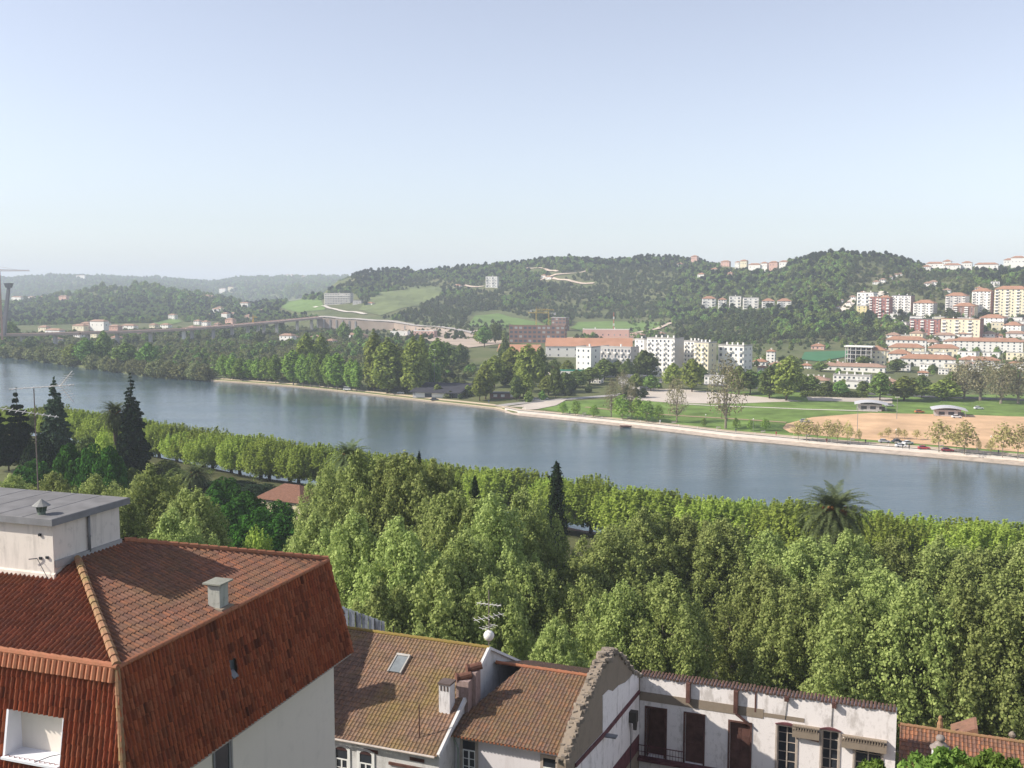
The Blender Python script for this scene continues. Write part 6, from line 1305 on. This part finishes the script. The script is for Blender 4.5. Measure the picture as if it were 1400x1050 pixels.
cw = plain('car_white', (.75, .75, .75), .4, .5, .02); cr_ = plain('car_red', (.42, .05, .07), .4, .5, .05); cs_ = plain('car_silver', (.42, .43, .46), .4, .5, .02); cb_ = plain('car_dark', (.05, .055, .07), .4, .5, .02)
car('silver car leftmost of the group on the quay edge', 1209, 606, cs_, -.1); car('dark car between the silver and the white cars', 1227, 606, cb_, .2); car('white car nearest the water, below the dark car', 1232, 612, cw, -.1); car('small white car right of the dark car', 1241, 608, cw, .4)
car('red car left of the big pale young tree', 1263, 615, cr_, -.15); car('red car right of the first red one', 1295, 618, cr_, -.2); car('white car at the right side of the right curved pavilion', 1308, 572, cw, -.1)
car('silver car beside the left curved pavilion', 1216, 556, cs_, -.1); car('white van under the poplar row on the far bank', 475, 534, cw, -.3, True); car('silver car parked by the boathouse front', 548, 539, cs_, -.2); car('dark car right before the boathouse', 594, 548, cb_, -.2)
car('silver car left by the landing place', 734, 548, cs_, .1); car('white car beside the silver one by the landing place', 744, 547, cw, .1); car('silver car on the sand edge behind the young trees', 1100, 578, cs_, 0); car('white car on the lawn near the right poplars', 1338, 560, cw, 0); car('orange car left of the right pavilion', 1257, 565, plain('car_orange', (.5, .16, .06)), 0)
def lamp(label, px, pyb, pyt):
    P = hit(px, pyb); H = (pyb-pyt)/1400*P.y; o = thing('lamp_post', label, 'street lamp', P, 0, 'lamp posts'); MB().tube((0, 0, -.3), (0, 0, H), .14, .08, 6).build('pole', metal, o); MB().box(-.9, .9, -.15, .15, H, H+.25).build('lamp_head', white, o)
lamp('tall grey floodlight pole on the sand lot', 1226, 573, 543); lamp('tall pole left of the floodlight on the sand edge', 1172, 590, 552); lamp('tall pole on the far bank beside the boathouse trees', 594, 535, 478)
for i in range(26):
    px = 745+i*26.5; Y = float(Yf(px))+3.6; o = thing('bollard', f'thin white post on the quay edge, {ordn(i, 26)}', 'post', ((px-700)/1406*Y, Y, 1.6), 0, 'white posts along the quay'); MB().tube((0, 0, 0), (0, 0, 1.0), .06, .06, 5).build('post_shaft', cw, o)
def person(label, px, off, cloth, pose=0):
    Y = float(Yf(px))+off; v = [(0, 0, .95), (0, 0, 1.2), (0, 0, 1.42), (0, 0, 1.55), (0, .02, 1.68), (-.1, 0, .88), (-.11, .02, .48), (-.12, 0, .06), (-.12, -.14, .03), (.1, 0, .88), (.12, -.03+pose*.2, .48), (.13, 0+pose*.1, .06), (.13, -.14, .03), (-.2, 0, 1.4), (-.25, -.03, 1.12), (-.22, -.2, .95), (.2, 0, 1.4), (.25, -.03, 1.12), (.22, -.22, .98)]
    e = [(0, 1), (1, 2), (2, 3), (3, 4), (0, 5), (5, 6), (6, 7), (7, 8), (0, 9), (9, 10), (10, 11), (11, 12), (2, 13), (13, 14), (14, 15), (2, 16), (16, 17), (17, 18)]; r = [.15, .16, .16, .06, .11, .10, .07, .05, .04, .10, .07, .05, .04, .07, .05, .035, .07, .05, .035]
    me = bpy.data.meshes.new('person'); me.from_pydata(v, e, []); o = link('person', me); sk = o.modifiers.new('skin', 'SKIN'); me.materials.append(cloth)
    for q, rr_ in zip(me.skin_vertices[0].data, r): q.radius = (rr_, rr_)
    me.skin_vertices[0].data[0].use_root = True; o.modifiers.new('s', 'SUBSURF').levels = 1; o.location = ((px-700)/1406*Y, Y, (1.7 if off > 3.5 else 1.54) if off > -.6 else .75); tag(o, label, 'person', 'people on the quay')
person('person in dark red standing at the water edge of the quay', 1136, 1.0, plain('cloth_red', (.22, .05, .05))); person('person in dark clothes standing on the quay near the cars', 1242, 1.2, dark, 1); person('person in dark clothes bending near the quay edge, right of the other', 1251, .6, cb_, .5)
for i_, (px_, of_) in enumerate(((780, 5.5), (905, 6.0), (1010, 5.2), (1066, 6.5), (1190, 5.6), (1345, 6.2), (1375, 5.4))): person(f'small walker on the quay path, {ordn(i_, 7)}', px_, of_, [dark, cw, cb_, cr_][i_ % 4], i_ % 2)
for i_ in range(9):
    px_ = 800+i_*62; Yb = float(Yf(px_))+10.5; o = thing('park_bench', f'pale bench on the lawn side of the quay path, {ordn(i_, 9)}', 'bench', ((px_-700)/1406*Yb, Yb, tz((px_-700)/1406*Yb, Yb)+.12), .2, 'benches along the quay path')
    MB().box(-.9, .9, -.2, .25, .38, .45).build('seat', concrete, o); MB().box(-.9, .9, .22, .28, .5, .85).build('backrest', concrete, o)
    for x_ in (-.75, .75): MB().box(x_-.06, x_+.06, -.15, .25, 0, .38).build('leg', metal, o)
for i_ in range(10):
    px_ = 770+i_*66; Yb = float(Yf(px_))+12; o = thing('lamp_post', f'slim park lamp behind the quay path, {ordn(i_, 10)}', 'street lamp', ((px_-700)/1406*Yb, Yb, tz((px_-700)/1406*Yb, Yb)), 0, 'park lamps'); MB().tube((0, 0, 0), (0, 0, 5), .07, .05, 5).build('pole', metal, o); MB().lathe((0, 0, 5), [(.12, 0), (.25, .15), (.22, .4), (.05, .5)], 8).build('lamp_head', white, o)
person('person in blue walking on the landing place', 668, 9, plain('cloth_blue', (.08, .12, .25)), 1)
o = thing('jetty', 'small dark wooden jetty at the quay below the lawn', 'jetty', (0, 0, 0)); a = Vector(bankpt(857, -5, .5)); MB().box(a.x-2.4, a.x+2.4, a.y-2.2, a.y+1.4, .45, .6).build('deck', M_brown, o)
for dx in (-2.2, 2.2): MB().tube((a.x+dx, a.y-2.1, -2), (a.x+dx, a.y-2.1, 1.1), .14).build('post', M_brown, o)
# ---------------------------------------------------------------- the air
hz = bpy.data.materials.new('haze'); hz.use_nodes = True; nt = hz.node_tree; nt.nodes.clear(); ou = nd(nt, 'ShaderNodeOutputMaterial'); pv_ = nd(nt, 'ShaderNodeVolumePrincipled')
pv_.inputs['Color'].default_value = (.80, .87, 1.0, 1); pv_.inputs['Density'].default_value = HAZE; pv_.inputs['Anisotropy'].default_value = 0; nt.links.new(pv_.outputs[0], ou.inputs['Volume'])
hz.volume_intersection_method = 'FAST' if hasattr(hz, 'volume_intersection_method') else None
m = MB(); m.box(-9500, 9500, -9500, 13500, -6.2, 260); tag(m.build('haze', hz), kind='stuff')
